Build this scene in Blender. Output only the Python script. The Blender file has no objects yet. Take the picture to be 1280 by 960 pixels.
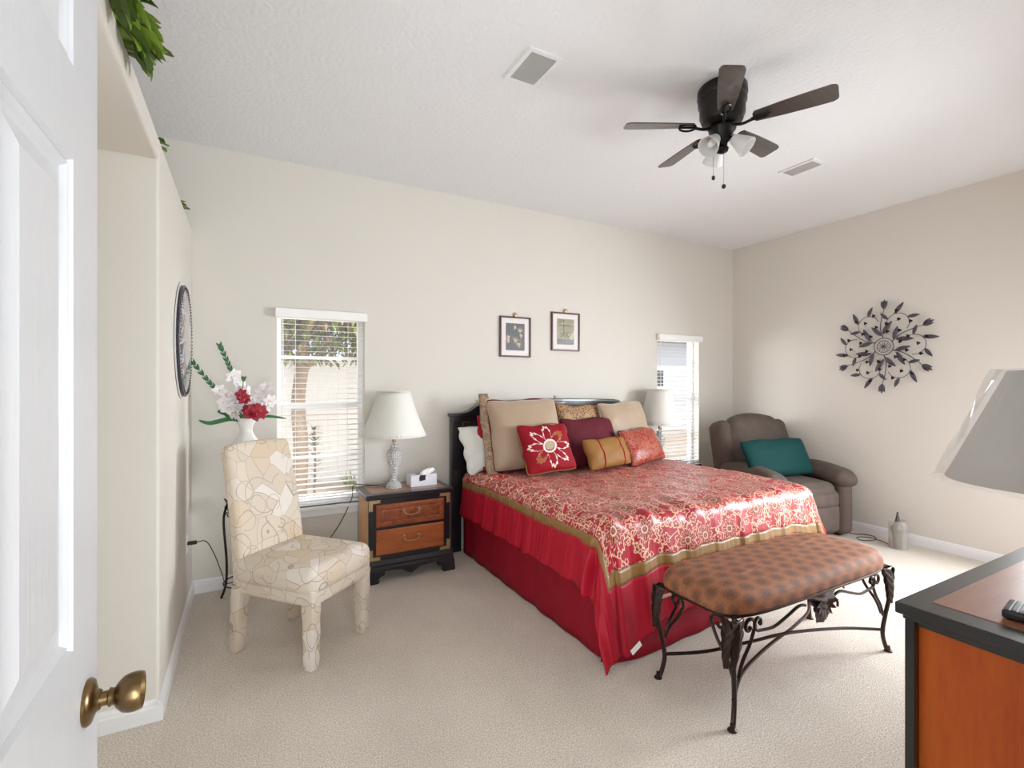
import bpy, bmesh, math, random
from mathutils import Vector, Matrix, noise as mn
PI = math.pi
R = math.radians
rnd = random.Random(7)
C = bpy.context.scene.collection

# ------------------------------------------------------------------ camera, world, light, exposure
cd = bpy.data.cameras.new('camera')
cam = bpy.data.objects.new('camera', cd)
C.objects.link(cam)
cam.location = (0, 0, 1.42)
cam.rotation_euler = (PI / 2, 0, -R(28.5))
cd.sensor_width = 36
cd.lens = 36 * 610 / 1280
cd.clip_start = 0.02
bpy.context.scene.camera = cam
vs = bpy.context.scene.view_settings
vs.view_transform = 'Standard'
vs.look = 'None'
vs.gamma = 1
vs.use_curve_mapping = False
vs.exposure = 0.38
cy = bpy.context.scene.cycles
cy.use_denoising = True
cy.max_bounces = 10
cy.diffuse_bounces = 6
cy.transparent_max_bounces = 24
cy.sample_clamp_indirect = 6

world = bpy.data.worlds.new('sky')
bpy.context.scene.world = world
world.use_nodes = True
bg = world.node_tree.nodes['Background']
bg.inputs[0].default_value = (0.78, 0.88, 1.0, 1)
bg.inputs[1].default_value = 1.15


def lamp(name, kind, loc, rot, energy, color=(1, 1, 1), **kw):
    d = bpy.data.lights.new(name, kind)
    d.energy = energy
    d.color = color
    for k, v in kw.items():
        setattr(d, k, v)
    o = bpy.data.objects.new(name, d)
    o.location = loc
    o.rotation_euler = rot
    C.objects.link(o)
    return o


lamp('sun', 'SUN', (0, 0, 10), Vector((0.55, 0.62, -0.95)).to_track_quat('-Z', 'Y').to_euler(), 2.3, (1, 0.95, 0.88), angle=0.01)
# soft fill lamp at a made-up glass door, behind the camera to the right
DAY = (0.90, 0.955, 1.0)
lamp('front_fill', 'AREA', (3.9, 0.22, 1.1), (R(74), 0, R(14)), 26, DAY, shape='RECTANGLE', size=1.4, size_y=1.9)
# daylight through the side window in the right wall, just out of the frame
lamp('daylight_side_window', 'AREA', (5.12, 0.80, 1.45), (R(72), 0, R(66)), 62, DAY, shape='RECTANGLE', size=0.95, size_y=1.2, spread=R(125))
# fill lamp added in the hall behind the camera, no daylight source there
lamp('hall_fill', 'AREA', (0.3, -0.9, 1.2), (R(108), 0, R(-30)), 40, DAY, shape='RECTANGLE', size=1.1, size_y=1.4)
# fill lamp added inside the closed alcove, hidden by the door leaf
lamp('alcove_fill', 'AREA', (-1.55, 0.8, 1.15), (R(94), 0, R(-94)), 17, DAY, shape='RECTANGLE', size=0.9, size_y=1.6, spread=R(110))
# fill lamps added in the yard out of view, aimed slantwise through both windows
lamp('yard_fill_left', 'AREA', (1.95, 5.1, 1.9), Vector((-1.45, -1.165, -.6)).to_track_quat('-Z', 'Y').to_euler(), 85, (.97, .985, 1), shape='RECTANGLE', size=1.2, size_y=1.6)
lamp('yard_fill_right', 'AREA', (2.85, 5.1, 1.3), Vector((1.42, -1.165, 0.0)).to_track_quat('-Z', 'Y').to_euler(), 85, (.95, .975, 1), shape='RECTANGLE', size=1.2, size_y=1.6)


# ------------------------------------------------------------------ node / material helpers
def lin(h):
    h = h.lstrip('#')
    v = [int(h[i:i + 2], 16) / 255 for i in (0, 2, 4)]
    return tuple((c / 12.92 if c <= 0.04045 else ((c + 0.055) / 1.055) ** 2.4) for c in v) + (1,)


class NT:
    def __init__(s, name):
        s.mat = bpy.data.materials.new(name)
        s.mat.use_nodes = True
        s.t = s.mat.node_tree
        s.b = s.t.nodes['Principled BSDF']
        s.out = s.t.nodes['Material Output']

    def n(s, typ, **kw):
        nd = s.t.nodes.new(typ)
        ins = kw.pop('ins', {})
        for k, v in kw.items():
            setattr(nd, k, v)
        for k, v in ins.items():
            s.set(nd.inputs[k], v)
        return nd

    def set(s, sock, v):
        if isinstance(v, bpy.types.NodeSocket):
            s.t.links.new(v, sock)
        else:
            sock.default_value = v

    def m(s, op, a, b=0.0, c=0.0):
        nd = s.t.nodes.new('ShaderNodeMath')
        nd.operation = op
        s.set(nd.inputs[0], a)
        s.set(nd.inputs[1], b)
        s.set(nd.inputs[2], c)
        return nd.outputs[0]

    def v(s, op, a, b=(0, 0, 0)):
        nd = s.t.nodes.new('ShaderNodeVectorMath')
        nd.operation = op
        s.set(nd.inputs[0], a)
        if op == 'SCALE':
            s.set(nd.inputs[3], b)
        else:
            s.set(nd.inputs[1], b)
        return nd.outputs[0]

    def length(s, a):
        nd = s.t.nodes.new('ShaderNodeVectorMath')
        nd.operation = 'LENGTH'
        s.set(nd.inputs[0], a)
        return nd.outputs[1]

    def sep(s, a):
        nd = s.n('ShaderNodeSeparateXYZ')
        s.set(nd.inputs[0], a)
        return nd.outputs

    def comb(s, x, y, z=0.0):
        nd = s.n('ShaderNodeCombineXYZ')
        s.set(nd.inputs[0], x)
        s.set(nd.inputs[1], y)
        s.set(nd.inputs[2], z)
        return nd.outputs[0]

    def mix(s, f, a, b):
        nd = s.t.nodes.new('ShaderNodeMix')
        nd.data_type = 'RGBA'
        s.set(nd.inputs[0], f)
        s.set(nd.inputs[6], a)
        s.set(nd.inputs[7], b)
        return nd.outputs[2]

    def noise(s, vec, scale, detail=2, rough=0.5, color=False):
        nd = s.n('ShaderNodeTexNoise', ins={'Vector': vec, 'Scale': scale, 'Detail': detail, 'Roughness': rough})
        return nd.outputs[1 if color else 0]

    def vor(s, vec, scale, feature='F1', rand=1.0, dims='3D'):
        nd = s.n('ShaderNodeTexVoronoi', feature=feature, voronoi_dimensions=dims)
        s.set(nd.inputs['Vector'], vec)
        s.set(nd.inputs['Scale'], scale)
        s.set(nd.inputs['Randomness'], rand)
        return nd

    def ramp(s, f, lo, hi, a=0.0, b=1.0):
        nd = s.n('ShaderNodeMapRange')
        s.set(nd.inputs[0], f)
        s.set(nd.inputs[1], lo)
        s.set(nd.inputs[2], hi)
        s.set(nd.inputs[3], a)
        s.set(nd.inputs[4], b)
        return nd.outputs[0]

    def obj(s):
        return s.n('ShaderNodeTexCoord').outputs['Object']

    def uv(s):
        return s.n('ShaderNodeTexCoord').outputs['UV']

    def bump(s, h, strength=0.3, dist=0.01):
        nd = s.n('ShaderNodeBump', ins={'Height': h, 'Strength': strength, 'Distance': dist})
        s.set(s.b.inputs['Normal'], nd.outputs[0])


def mat(name, col, rough=0.6, metal=0.0, var=0.0, vscale=8, bump=0.0, bscale=60, bdist=0.003, spec=0.5, sheen=0.0, coat=0.0, stretch=None):
    t = NT(name)
    c = lin(col) if isinstance(col, str) else tuple(col) + (1,)
    t.b.inputs['Roughness'].default_value = rough
    t.b.inputs['Metallic'].default_value = metal
    t.b.inputs['Specular IOR Level'].default_value = spec
    t.b.inputs['Sheen Weight'].default_value = sheen
    t.b.inputs['Coat Weight'].default_value = coat
    co = t.obj()
    if stretch:
        co = t.v('MULTIPLY', co, stretch)
    dark = tuple(k * (1 - var) for k in c[:3]) + (1,)
    lite = tuple(min(1, k * (1 + var)) for k in c[:3]) + (1,)
    t.set(t.b.inputs['Base Color'], t.mix(t.noise(co, vscale, 4), dark, lite))
    if bump:
        t.bump(t.noise(co, bscale, 3), bump, bdist)
    return t.mat


M = {}
M['wall'] = mat('wall_paint', '#D9D4CB', 0.85, var=0.015, vscale=3, bump=0.25, bscale=90, bdist=0.002)
M['ceil'] = mat('ceiling_paint', '#E8E9EA', 0.9, var=0.01, vscale=3, bump=0.7, bscale=45, bdist=0.006)
M['trim'] = mat('white_trim_paint', '#E9E9EA', 0.35, var=0.01, vscale=3)
M['blind'] = mat('blind_white', '#F4F3F0', 0.45, var=0.01)
M['vinyl'] = mat('white_vinyl', '#F1F1F0', 0.5, var=0.02, vscale=2)
M['iron'] = mat('bronzed_iron', '#3A2E29', 0.32, metal=0.75, var=0.35, vscale=30, bump=0.3, bscale=80)
M['blackmetal'] = mat('black_metal', '#141312', 0.35, metal=0.5, var=0.1)
M['black'] = mat('black_lacquer', '#14141A', 0.28, var=0.15, vscale=6, coat=0.3)
M['darkwood'] = mat('dark_frame_wood', '#4A2219', 0.35, var=0.2, vscale=20)
M['brass'] = mat('antique_brass', '#7A6444', 0.28, metal=0.95, var=0.6, vscale=22)
M['oldbrass'] = mat('pale_brass', '#B79A72', 0.4, metal=0.75, var=0.25, vscale=40)
M['green'] = mat('leaf_green', '#2C6B3A', 0.45, var=0.35, vscale=20)
M['ivy'] = mat('ivy_green', '#6E8A2C', 0.45, var=0.5, vscale=25)
M['ivyd'] = mat('ivy_dark_green', '#465A20', 0.5, var=0.4, vscale=25)
M['petal'] = mat('white_petal', '#F1ECEC', 0.6, var=0.04, vscale=40, sheen=0.2)
M['redpetal'] = mat('red_petal', '#A01F35', 0.5, var=0.3, vscale=30)
M['yellow'] = mat('yellow_stamen', '#D8B45A', 0.6, var=0.1)
M['ceramic'] = mat('white_ceramic', '#F0EFEB', 0.2, var=0.01, coat=0.3)
M['shade'] = mat('pleated_shade', '#EFECE4', 0.8, var=0.02)
M['white'] = mat('white_cloth', '#ECEBE6', 0.8, var=0.02, vscale=4, bump=0.15, bscale=300, bdist=0.001, sheen=0.2)
M['maroon'] = mat('maroon_cloth', '#5E1F2A', 0.75, var=0.1, vscale=8, bump=0.2, bscale=300, bdist=0.001, spec=0.2)
M['redcloth'] = mat('crimson_cloth', '#A8142A', 0.5, var=0.06, vscale=3, bump=0.12, bscale=220, bdist=0.001, sheen=0.0, spec=0.25, stretch=(1, 1, 0.2))
M['skirt'] = mat('dark_crimson_cloth', '#8A0E22', 0.6, var=0.08, vscale=3, bump=0.12, bscale=220, bdist=0.001, sheen=0.0, spec=0.2)
M['goldband'] = mat('olive_gold_cloth', '#86622F', 0.45, var=0.12, vscale=12, bump=0.2, bscale=200, bdist=0.001, sheen=0.05)
M['goldcloth'] = mat('gold_rib_cloth', '#8E6430', 0.6, var=0.12, vscale=120, bump=0.25, bscale=200, bdist=0.001, spec=0.3, stretch=(3, 1, 0.3))
M['tan'] = mat('tan_satin', '#AA927A', 0.42, var=0.04, vscale=5, bump=0.08, bscale=250, bdist=0.001, sheen=0.4)
M['teal'] = mat('teal_cloth', '#083A38', 0.75, var=0.12, vscale=9, bump=0.4, bscale=14, bdist=0.012, spec=0.2)
M['suede'] = mat('brown_suede', '#5E524C', 0.9, var=0.28, vscale=11, bump=0.3, bscale=14, bdist=0.012, spec=0.2)
M['silver'] = mat('pewter_metal', '#5B5960', 0.35, metal=0.8, var=0.35, vscale=40)
M['bronzebrown'] = mat('dark_bronze', '#2C2725', 0.4, metal=0.7, var=0.2)
M['cord'] = mat('black_cord', '#221F1D', 0.6)
M['tissue'] = mat('tissue_paper', '#F5F4F2', 0.9)
M['vent'] = mat('vent_grey', '#BDBDBB', 0.5, var=0.01)
M['screen'] = mat('dark_plastic', '#2E3138', 0.25, var=0.1)
M['stick'] = mat('bleached_stick', '#C9AFA0', 0.6)

# carpet
t = NT('beige_carpet')
co = t.obj()
f = t.noise(co, 165, 3, 0.8)
g = t.noise(t.v('MULTIPLY', co, (1.2, 0.8, 1)), 2.2, 4, 0.6)
c1 = t.mix(t.ramp(f, 0.36, 0.64), lin('#B0A492'), lin('#FFF6EA'))
c2 = t.mix(t.ramp(g, 0.35, 0.65), c1, t.mix(0.16, c1, lin('#8E7E6C')))
t.set(t.b.inputs['Base Color'], c2)
t.b.inputs['Roughness'].default_value = 0.97
t.b.inputs['Specular IOR Level'].default_value = 0.1
t.b.inputs['Sheen Weight'].default_value = 0.2
t.bump(t.m('ADD', f, t.m('MULTIPLY', t.noise(co, 30, 3), 0.6)), 0.6, 0.010)
M['carpet'] = t.mat


def wood(name, a, b, axis=(1, 1, 12), rough=0.35, burl=0.0, coat=0.2):
    t = NT(name)
    co = t.v('MULTIPLY', t.obj(), axis)
    n1 = t.noise(co, 3.0, 6, 0.6)
    n2 = t.noise(co, 22, 3, 0.6)
    f = t.m('ADD', t.m('MULTIPLY', n1, 0.7), t.m('MULTIPLY', n2, 0.3))
    c = t.mix(t.ramp(f, 0.35, 0.65), lin(a), lin(b))
    if burl:
        bn = t.noise(t.v('ADD', t.obj(), t.v('SCALE', t.noise(t.obj(), 9, 3, color=True), 0.25)), 22, 5, 0.7)
        c = t.mix(t.m('MULTIPLY', t.ramp(bn, 0.4, 0.65), burl), c, lin('#4B2012'))
    t.set(t.b.inputs['Base Color'], c)
    t.b.inputs['Roughness'].default_value = rough
    t.b.inputs['Coat Weight'].default_value = coat
    return t.mat


M['orange'] = wood('honey_cherry_wood', '#BC4A00', '#D46600', (5, 5, .7), 0.5, coat=0.0)
M['drawer'] = wood('cherry_drawer_wood', '#8A4322', '#B2622F', (1, 6, 8), 0.35)
M['burl'] = wood('burl_drawer_wood', '#8A4526', '#A85A34', (1, 6, 8), 0.35, burl=0.6)
M['topwood'] = wood('cherry_top_inlay', '#94604A', '#A87258', (1, 8, 8), 0.3)
M['sidewood'] = wood('maple_side_wood', '#C98A4E', '#DDA266', (8, 8, 1), 0.4)
M['bladewood'] = wood('dark_blade_wood', '#3E3834', '#544C47', (1, 9, 1), 0.3, coat=0.6)
M['blacktop'] = mat('black_satin_top', '#2A2B2D', 0.25, var=0.1, coat=0.2)

# door paint with pressed grain
t = NT('door_paint')
co = t.v('MULTIPLY', t.obj(), (1, 30, 1.6))
t.b.inputs['Base Color'].default_value = lin('#C6C7CA')
t.b.inputs['Roughness'].default_value = 0.32
t.bump(t.noise(t.v('ADD', co, t.v('SCALE', t.noise(t.obj(), 3, 2, color=True), 3.0)), 3.2, 4), 0.25, 0.003)
M['door'] = t.mat


# glass kinds
def glass(name, col=(1, 1, 1), rough=0.02, ior=1.45, mixf=0.0, tint=(1, 1, 1)):
    t = NT(name)
    t.b.inputs['Base Color'].default_value = tuple(col) + (1,)
    t.b.inputs['Roughness'].default_value = rough
    t.b.inputs['IOR'].default_value = ior
    t.b.inputs['Transmission Weight'].default_value = 1
    return t.mat


def thin(name, col, alpha, rough=0.15):
    t = NT(name)
    t.b.inputs['Base Color'].default_value = lin(col)
    t.b.inputs['Roughness'].default_value = rough
    t.b.inputs['Alpha'].default_value = alpha
    return t.mat


M['pane'] = thin('window_glass', '#FFFFFF', 0.06, 0.02)
M['crystal'] = None
M['wrap'] = thin('clear_plastic_wrap', '#F0F0F2', 0.26, 0.06)
M['jar'] = thin('smoky_plastic', '#CFCCC2', 0.24, 0.2)
t = NT('cut_crystal')
t.b.inputs['Base Color'].default_value = lin('#F3F3F0')
t.b.inputs['Roughness'].default_value = 0.08
t.b.inputs['Transmission Weight'].default_value = 0.12
ck = t.vor(t.v('MULTIPLY', t.obj(), (1, 1, 0.8)), 60, 'DISTANCE_TO_EDGE', 0.3)
t.bump(t.ramp(ck.outputs[0], 0, 0.25), 1.0, 0.01)
M['crystal'] = t.mat
t = NT('frosted_glass')
t.b.inputs['Base Color'].default_value = lin('#EDECEA')
t.b.inputs['Roughness'].default_value = 0.35
t.b.inputs['Transmission Weight'].default_value = 0.08
t.bump(t.noise(t.obj(), 60, 3), 0.3, 0.004)
M['frost'] = t.mat
t = NT('mirror_glass')
t.b.inputs['Metallic'].default_value = 1
t.b.inputs['Base Color'].default_value = lin('#DADDE2')
t.b.inputs['Roughness'].default_value = 0.05
M['mirror'] = t.mat
# mosaic
t = NT('blue_silver_mosaic')
vo = t.vor(t.obj(), 38, 'F1', 0.9)
ed = t.vor(t.obj(), 38, 'DISTANCE_TO_EDGE', 0.9)
r1 = t.sep(vo.outputs['Color'])
c = t.mix(t.m('GREATER_THAN', r1[0], 0.42), lin('#2E4F96'), lin('#E6E4EC'))
c = t.mix(t.m('GREATER_THAN', r1[1], 0.75), c, lin('#8A6A58'))
c = t.mix(t.m('LESS_THAN', ed.outputs[0], 0.06), c, lin('#55504E'))
t.set(t.b.inputs['Base Color'], c)
t.b.inputs['Metallic'].default_value = 0.5
t.b.inputs['Roughness'].default_value = 0.12
M['mosaic'] = t.mat


def polar(t, vec, rot=0.0):
    x, y, z = t.sep(vec)
    r = t.m('SQRT', t.m('ADD', t.m('MULTIPLY', x, x), t.m('MULTIPLY', y, y)))
    th = t.m('ADD', t.m('ARCTAN2', y, x), rot)
    return r, th


def floral(name, base, line, fill, uvscale=1.0, cell=4.4, rough=0.36, w=0.018):
    t = NT(name)
    uv = t.v('SCALE', t.uv(), uvscale)
    dis = t.v('SCALE', t.v('SUBTRACT', t.noise(uv, 9, 2, color=True), (0.5, 0.5, 0.5)), 0.035)
    p = t.v('ADD', uv, dis)
    vo = t.vor(p, cell, 'F1', 0.75, '2D')
    d = t.v('SCALE', t.v('SUBTRACT', p, vo.outputs['Position']), cell)
    r1 = t.sep(vo.outputs['Color'])
    r, th = polar(t, d, t.m('MULTIPLY', r1[0], 6.28))
    pet = t.m('ABSOLUTE', t.m('COSINE', t.m('MULTIPLY', th, 3.0)))
    Rr = t.m('ADD', t.m('ADD', 0.17, t.m('MULTIPLY', pet, 0.27)), t.m('MULTIPLY', t.m('SINE', t.m('MULTIPLY', th, 27.0)), 0.022))
    q = t.m('DIVIDE', r, Rr)
    l1 = t.m('LESS_THAN', t.m('ABSOLUTE', t.m('SUBTRACT', q, 0.97)), w * 3.4)
    l2 = t.m('LESS_THAN', t.m('ABSOLUTE', t.m('SUBTRACT', q, 0.62)), w * 1.5)
    l3 = t.m('LESS_THAN', t.m('ABSOLUTE', t.m('SUBTRACT', r, 0.09)), w * 0.8)
    l4 = t.m('LESS_THAN', t.m('ABSOLUTE', t.m('SUBTRACT', t.m('ABSOLUTE', t.m('SINE', t.m('MULTIPLY', th, 3.0))), 0.0)), 0.09)
    l2 = t.m('MAXIMUM', l2, t.m('MULTIPLY', l4, t.m('LESS_THAN', q, 0.5)))
    fl = t.m('LESS_THAN', q, 0.62)
    # small blossoms
    v2 = t.vor(t.v('ADD', p, (3.3, 1.7, 0)), cell * 2.9, 'F1', 0.9, '2D')
    d2 = t.v('SCALE', t.v('SUBTRACT', t.v('ADD', p, (3.3, 1.7, 0)), v2.outputs['Position']), cell * 2.9)
    rr, tt = polar(t, d2)
    R2 = t.m('ADD', 0.22, t.m('MULTIPLY', t.m('ABSOLUTE', t.m('COSINE', t.m('MULTIPLY', tt, 2.5))), 0.14))
    m1 = t.m('LESS_THAN', t.m('ABSOLUTE', t.m('SUBTRACT', rr, R2)), w * 2.1)
    m2 = t.m('LESS_THAN', rr, 0.07)
    # vines
    e = t.vor(t.v('ADD', p, dis), cell * 1.7, 'DISTANCE_TO_EDGE', 1.0, '2D')
    vn = t.m('LESS_THAN', e.outputs[0], w * 1.0)
    out = t.m('GREATER_THAN', q, 1.06)
    sm = t.m('MULTIPLY', t.m('MAXIMUM', t.m('MAXIMUM', m1, m2), vn), out)
    v5 = t.vor(t.v('ADD', p, (1.1, 4.3, 0)), cell * 5.5, 'F1', 0.95, '2D')
    m5 = t.m('MULTIPLY', t.m('LESS_THAN', t.m('ABSOLUTE', t.m('SUBTRACT', v5.outputs[0], 0.3)), w * 3.2), t.m('MULTIPLY', out, t.m('GREATER_THAN', t.noise(uv, 6, 2), 0.5)))
    sm = t.m('MAXIMUM', sm, m5)
    ln = t.m('MAXIMUM', t.m('MAXIMUM', t.m('MAXIMUM', l1, l2), l3), sm)
    sh = t.mix(t.noise(uv, 5, 3), base, tuple(k * 0.8 for k in base[:3]) + (1,))
    c = t.mix(t.m('MULTIPLY', fl, 0.75), sh, fill)
    c = t.mix(t.m('MULTIPLY', t.m('MULTIPLY', t.m('LESS_THAN', rr, t.m('MULTIPLY', R2, 0.8)), out), 0.35), c, fill)
    c = t.mix(t.m('MULTIPLY', ln, 0.88), c, line)
    t.set(t.b.inputs['Base Color'], c)
    t.set(t.b.inputs['Roughness'], t.m('SUBTRACT', rough, t.m('MULTIPLY', ln, 0.08)))
    t.b.inputs['Sheen Weight'].default_value = 0.04
    t.bump(t.m('ADD', t.m('MULTIPLY', ln, 0.4), t.noise(uv, 300, 1)), 0.35, 0.002)
    return t.mat


M['floral'] = floral('red_floral_damask', lin('#AE142B'), lin('#E2BFA0'), lin('#7A3420'))
M['floralpillow'] = floral('red_floral_pillow_cloth', lin('#980F20'), lin('#C08A5C'), lin('#7A3420'), cell=7, w=.015)
M['paisley'] = floral('brown_paisley_cloth', lin('#8E735A'), lin('#C4AA8A'), lin('#6A3A34'), cell=14)

# single emblem on the crimson cushion (UV centred, -1..1)
t = NT('crimson_emblem_cloth')
p = t.v('ADD', t.uv(), t.v('SCALE', t.v('SUBTRACT', t.noise(t.uv(), 9, 2, color=True), (0.5, 0.5, 0.5)), 0.05))
r, th = polar(t, p, 0.0)
a8 = t.m('ABSOLUTE', t.m('COSINE', t.m('ADD', t.m('MULTIPLY', th, 4.0), 0.0)))
Ro = t.m('ADD', t.m('ADD', 0.26, t.m('MULTIPLY', a8, 0.50)), t.m('MULTIPLY', t.m('SINE', t.m('MULTIPLY', th, 44.0)), 0.035))
q = t.m('DIVIDE', r, Ro)
sect = t.m('FLOORED_MODULO', t.m('FLOOR', t.m('MULTIPLY', t.m('ADD', th, 0.0), 7 / 6.2832)), 2.0)
ring = t.m('LESS_THAN', t.m('ABSOLUTE', t.m('SUBTRACT', r, t.m('MULTIPLY', Ro, 0.92))), 0.045)
body = t.m('LESS_THAN', q, 0.98)
brown = t.m('MULTIPLY', body, t.m('GREATER_THAN', t.m('SINE', t.m('MULTIPLY', th, 2.0)), 0.45))
heart = t.m('LESS_THAN', r, t.m('ADD', 0.15, t.m('MULTIPLY', t.m('SINE', th), 0.02)))
hring = t.m('LESS_THAN', t.m('ABSOLUTE', t.m('SUBTRACT', r, 0.2)), 0.03)
base = lin('#8E1022')
c = t.mix(t.m('MULTIPLY', ring, 0.9), base, lin('#F0DCD4'))
c = t.mix(brown, c, lin('#9A5A36'))
c = t.mix(t.m('MULTIPLY', brown, t.m('LESS_THAN', t.m('ABSOLUTE', t.m('SUBTRACT', q, 0.5)), 0.18)), c, base)
c = t.mix(t.m('LESS_THAN', r, 0.24), c, base)
c = t.mix(hring, c, lin('#F0DCD4'))
c = t.mix(heart, c, lin('#B5A58A'))
t.set(t.b.inputs['Base Color'], c)
t.b.inputs['Roughness'].default_value = 0.7
t.b.inputs['Specular IOR Level'].default_value = 0.2
t.bump(t.noise(t.uv(), 120, 1), 0.2, 0.001)
M['emblem'] = t.mat

# centre sham: tan with a flower patterned top band (UV y > 0.35)
t = NT('tan_flower_top_cloth')
uv = t.uv()
ux, uy, uz = t.sep(uv)
bl = t.m('ADD', 0.42, t.m('MULTIPLY', t.m('COSINE', t.m('MULTIPLY', ux, 9.0)), 0.2))
spk = t.m('GREATER_THAN', t.noise(uv, 16, 3, 0.7), 0.5)
msk = t.m('MULTIPLY', t.m('GREATER_THAN', uy, bl), 1.0)
c = t.mix(t.m('MULTIPLY', msk, t.m('MULTIPLY', spk, 0.85)), lin('#B59468'), lin('#6A3A34'))
t.set(t.b.inputs['Base Color'], c)
t.b.inputs['Roughness'].default_value = 0.6
t.bump(t.m('SINE', t.m('MULTIPLY', ux, 60)), 0.15, 0.002)
M['shamtop'] = t.mat

# parsons chair fabric: thin sketchy arcs on cream
t = NT('sketched_cream_upholstery')
co = t.obj()
dis = t.v('SCALE', t.v('SUBTRACT', t.noise(co, 3.5, 1, color=True), (0.5, 0.5, 0.5)), 0.12)
p = t.v('ADD', co, dis)
e1 = t.vor(p, 8.5, 'DISTANCE_TO_EDGE')
l1 = t.m('LESS_THAN', e1.outputs[0], 0.010)
v1 = t.vor(co, 5.0, 'F1')
l2 = t.m('LESS_THAN', t.m('ABSOLUTE', t.m('SUBTRACT', v1.outputs[0], 0.52)), 0.0085)
v3 = t.vor(t.v('ADD', co, (5, 2, 1)), 8.0, 'F1')
l3 = t.m('LESS_THAN', t.m('ABSOLUTE', t.m('SUBTRACT', v3.outputs[0], 0.42)), 0.012)
v2 = t.vor(p, 8.5, 'F1')
cc = t.sep(v2.outputs['Color'])
c = t.mix(t.m('MULTIPLY', t.m('GREATER_THAN', cc[0], 0.86), 0.4), t.mix(cc[1], lin('#CFC1AE'), lin('#D8CCBD')), lin('#ECE8E4'))
c = t.mix(t.m('MULTIPLY', t.m('GREATER_THAN', cc[2], 0.78), 0.4), c, lin('#CDB48E'))
gate = t.m('GREATER_THAN', t.noise(co, 6, 1), 0.47)
ln = t.m('MAXIMUM', l1, t.m('MULTIPLY', t.m('MAXIMUM', l2, l3), gate))
c = t.mix(t.m('MULTIPLY', ln, 0.6), c, lin('#8A7A6C'))
t.set(t.b.inputs['Base Color'], c)
t.b.inputs['Roughness'].default_value = 0.75
t.bump(t.noise(co, 200, 2), 0.15, 0.001)
M['chair'] = t.mat

# bench fabric: dark palm-like tufts on terracotta, staggered rows (UV in metres)
t = NT('terracotta_palm_cloth')
uv = t.uv()
x, y, z = t.sep(uv)
row = t.m('FLOOR', t.m('DIVIDE', y, 0.062))
xs = t.m('ADD', t.m('DIVIDE', x, 0.105), t.m('MULTIPLY', t.m('FLOORED_MODULO', row, 2.0), 0.5))
fx = t.m('MULTIPLY', t.m('SUBTRACT', t.m('FRACT', xs), 0.5), 0.105)
fy = t.m('MULTIPLY', t.m('SUBTRACT', t.m('FRACT', t.m('DIVIDE', y, 0.062)), 0.5), 0.062)
d = t.m('SQRT', t.m('ADD', t.m('MULTIPLY', fx, fx), t.m('MULTIPLY', t.m('MULTIPLY', fy, fy), 1.7)))
nn = t.noise(t.v('MULTIPLY', uv, (1.7, 0.8, 1)), 110, 6, 0.85)
thb = t.m('ARCTAN2', fy, fx)
spb = t.m('SINE', t.m('ADD', t.m('MULTIPLY', thb, 11.0), t.m('MULTIPLY', t.noise(uv, 14, 1), 60.0)))
tuft = t.ramp(t.m('ADD', t.m('ADD', d, t.m('MULTIPLY', spb, 0.004)), t.m('MULTIPLY', t.m('SUBTRACT', nn, 0.5), 0.32)), 0.048, 0.014)
tuft = t.m('MULTIPLY', tuft, t.ramp(t.noise(uv, 330, 2, 0.7), 0.40, 0.52, 0.3, 1.0))
base = t.mix(t.noise(uv, 7, 4, 0.6), lin('#8F5638'), lin('#AB7048'))
base = t.mix(t.ramp(nn, 0.45, 0.62), base, t.mix(0.35, base, lin('#5A3020')))
c = t.mix(t.m('MULTIPLY', tuft, 0.85), base, lin('#2C2024'))
t.set(t.b.inputs['Base Color'], c)
t.b.inputs['Roughness'].default_value = 0.75
t.bump(nn, 0.2, 0.002)
M['bench'] = t.mat

# artwork
def art(name, bgc, fg, fg2, sc):
    t = NT(name)
    uv = t.uv()
    n1 = t.noise(t.v('MULTIPLY', uv, (1.0, 1.0, 1)), sc, 3, 0.6)
    n2 = t.noise(t.v('ADD', uv, (4, 2, 0)), sc * 0.7, 2)
    c = t.mix(t.ramp(n1, 0.56, 0.6), bgc, fg)
    c = t.mix(t.ramp(n2, 0.62, 0.64), c, fg2)
    t.set(t.b.inputs['Base Color'], c)
    t.b.inputs['Roughness'].default_value = 0.4
    return t.mat


M['art1'] = art('dark_bird_print', lin('#222A32'), lin('#222A32'), lin('#453830'), 3.0)
M['art2'] = art('olive_landscape_print', lin('#8E8660'), lin('#6E6E46'), lin('#BFB188'), 2.6)
M['cream'] = mat('cream_print_ink', '#D8C49A', 0.5, var=0.1, vscale=60)
M['mat'] = mat('picture_mount', '#E6DEDC', 0.6)
M['redmulch'] = mat('ground_mulch', '#C2AA94', 0.95, var=0.35, vscale=7)
M['bark'] = mat('tree_bark', '#8E7A66', 0.9, var=0.3, vscale=14, bump=0.6, bscale=30)
M['treeleaf'] = mat('tree_leaf', '#6E7C34', 0.6, var=0.5, vscale=3)
M['treeleaf2'] = mat('tree_leaf_brown', '#7A6848', 0.7, var=0.4, vscale=3)
M['siding'] = mat('pale_siding', '#D5D9DE', 0.8, var=0.05)


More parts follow.
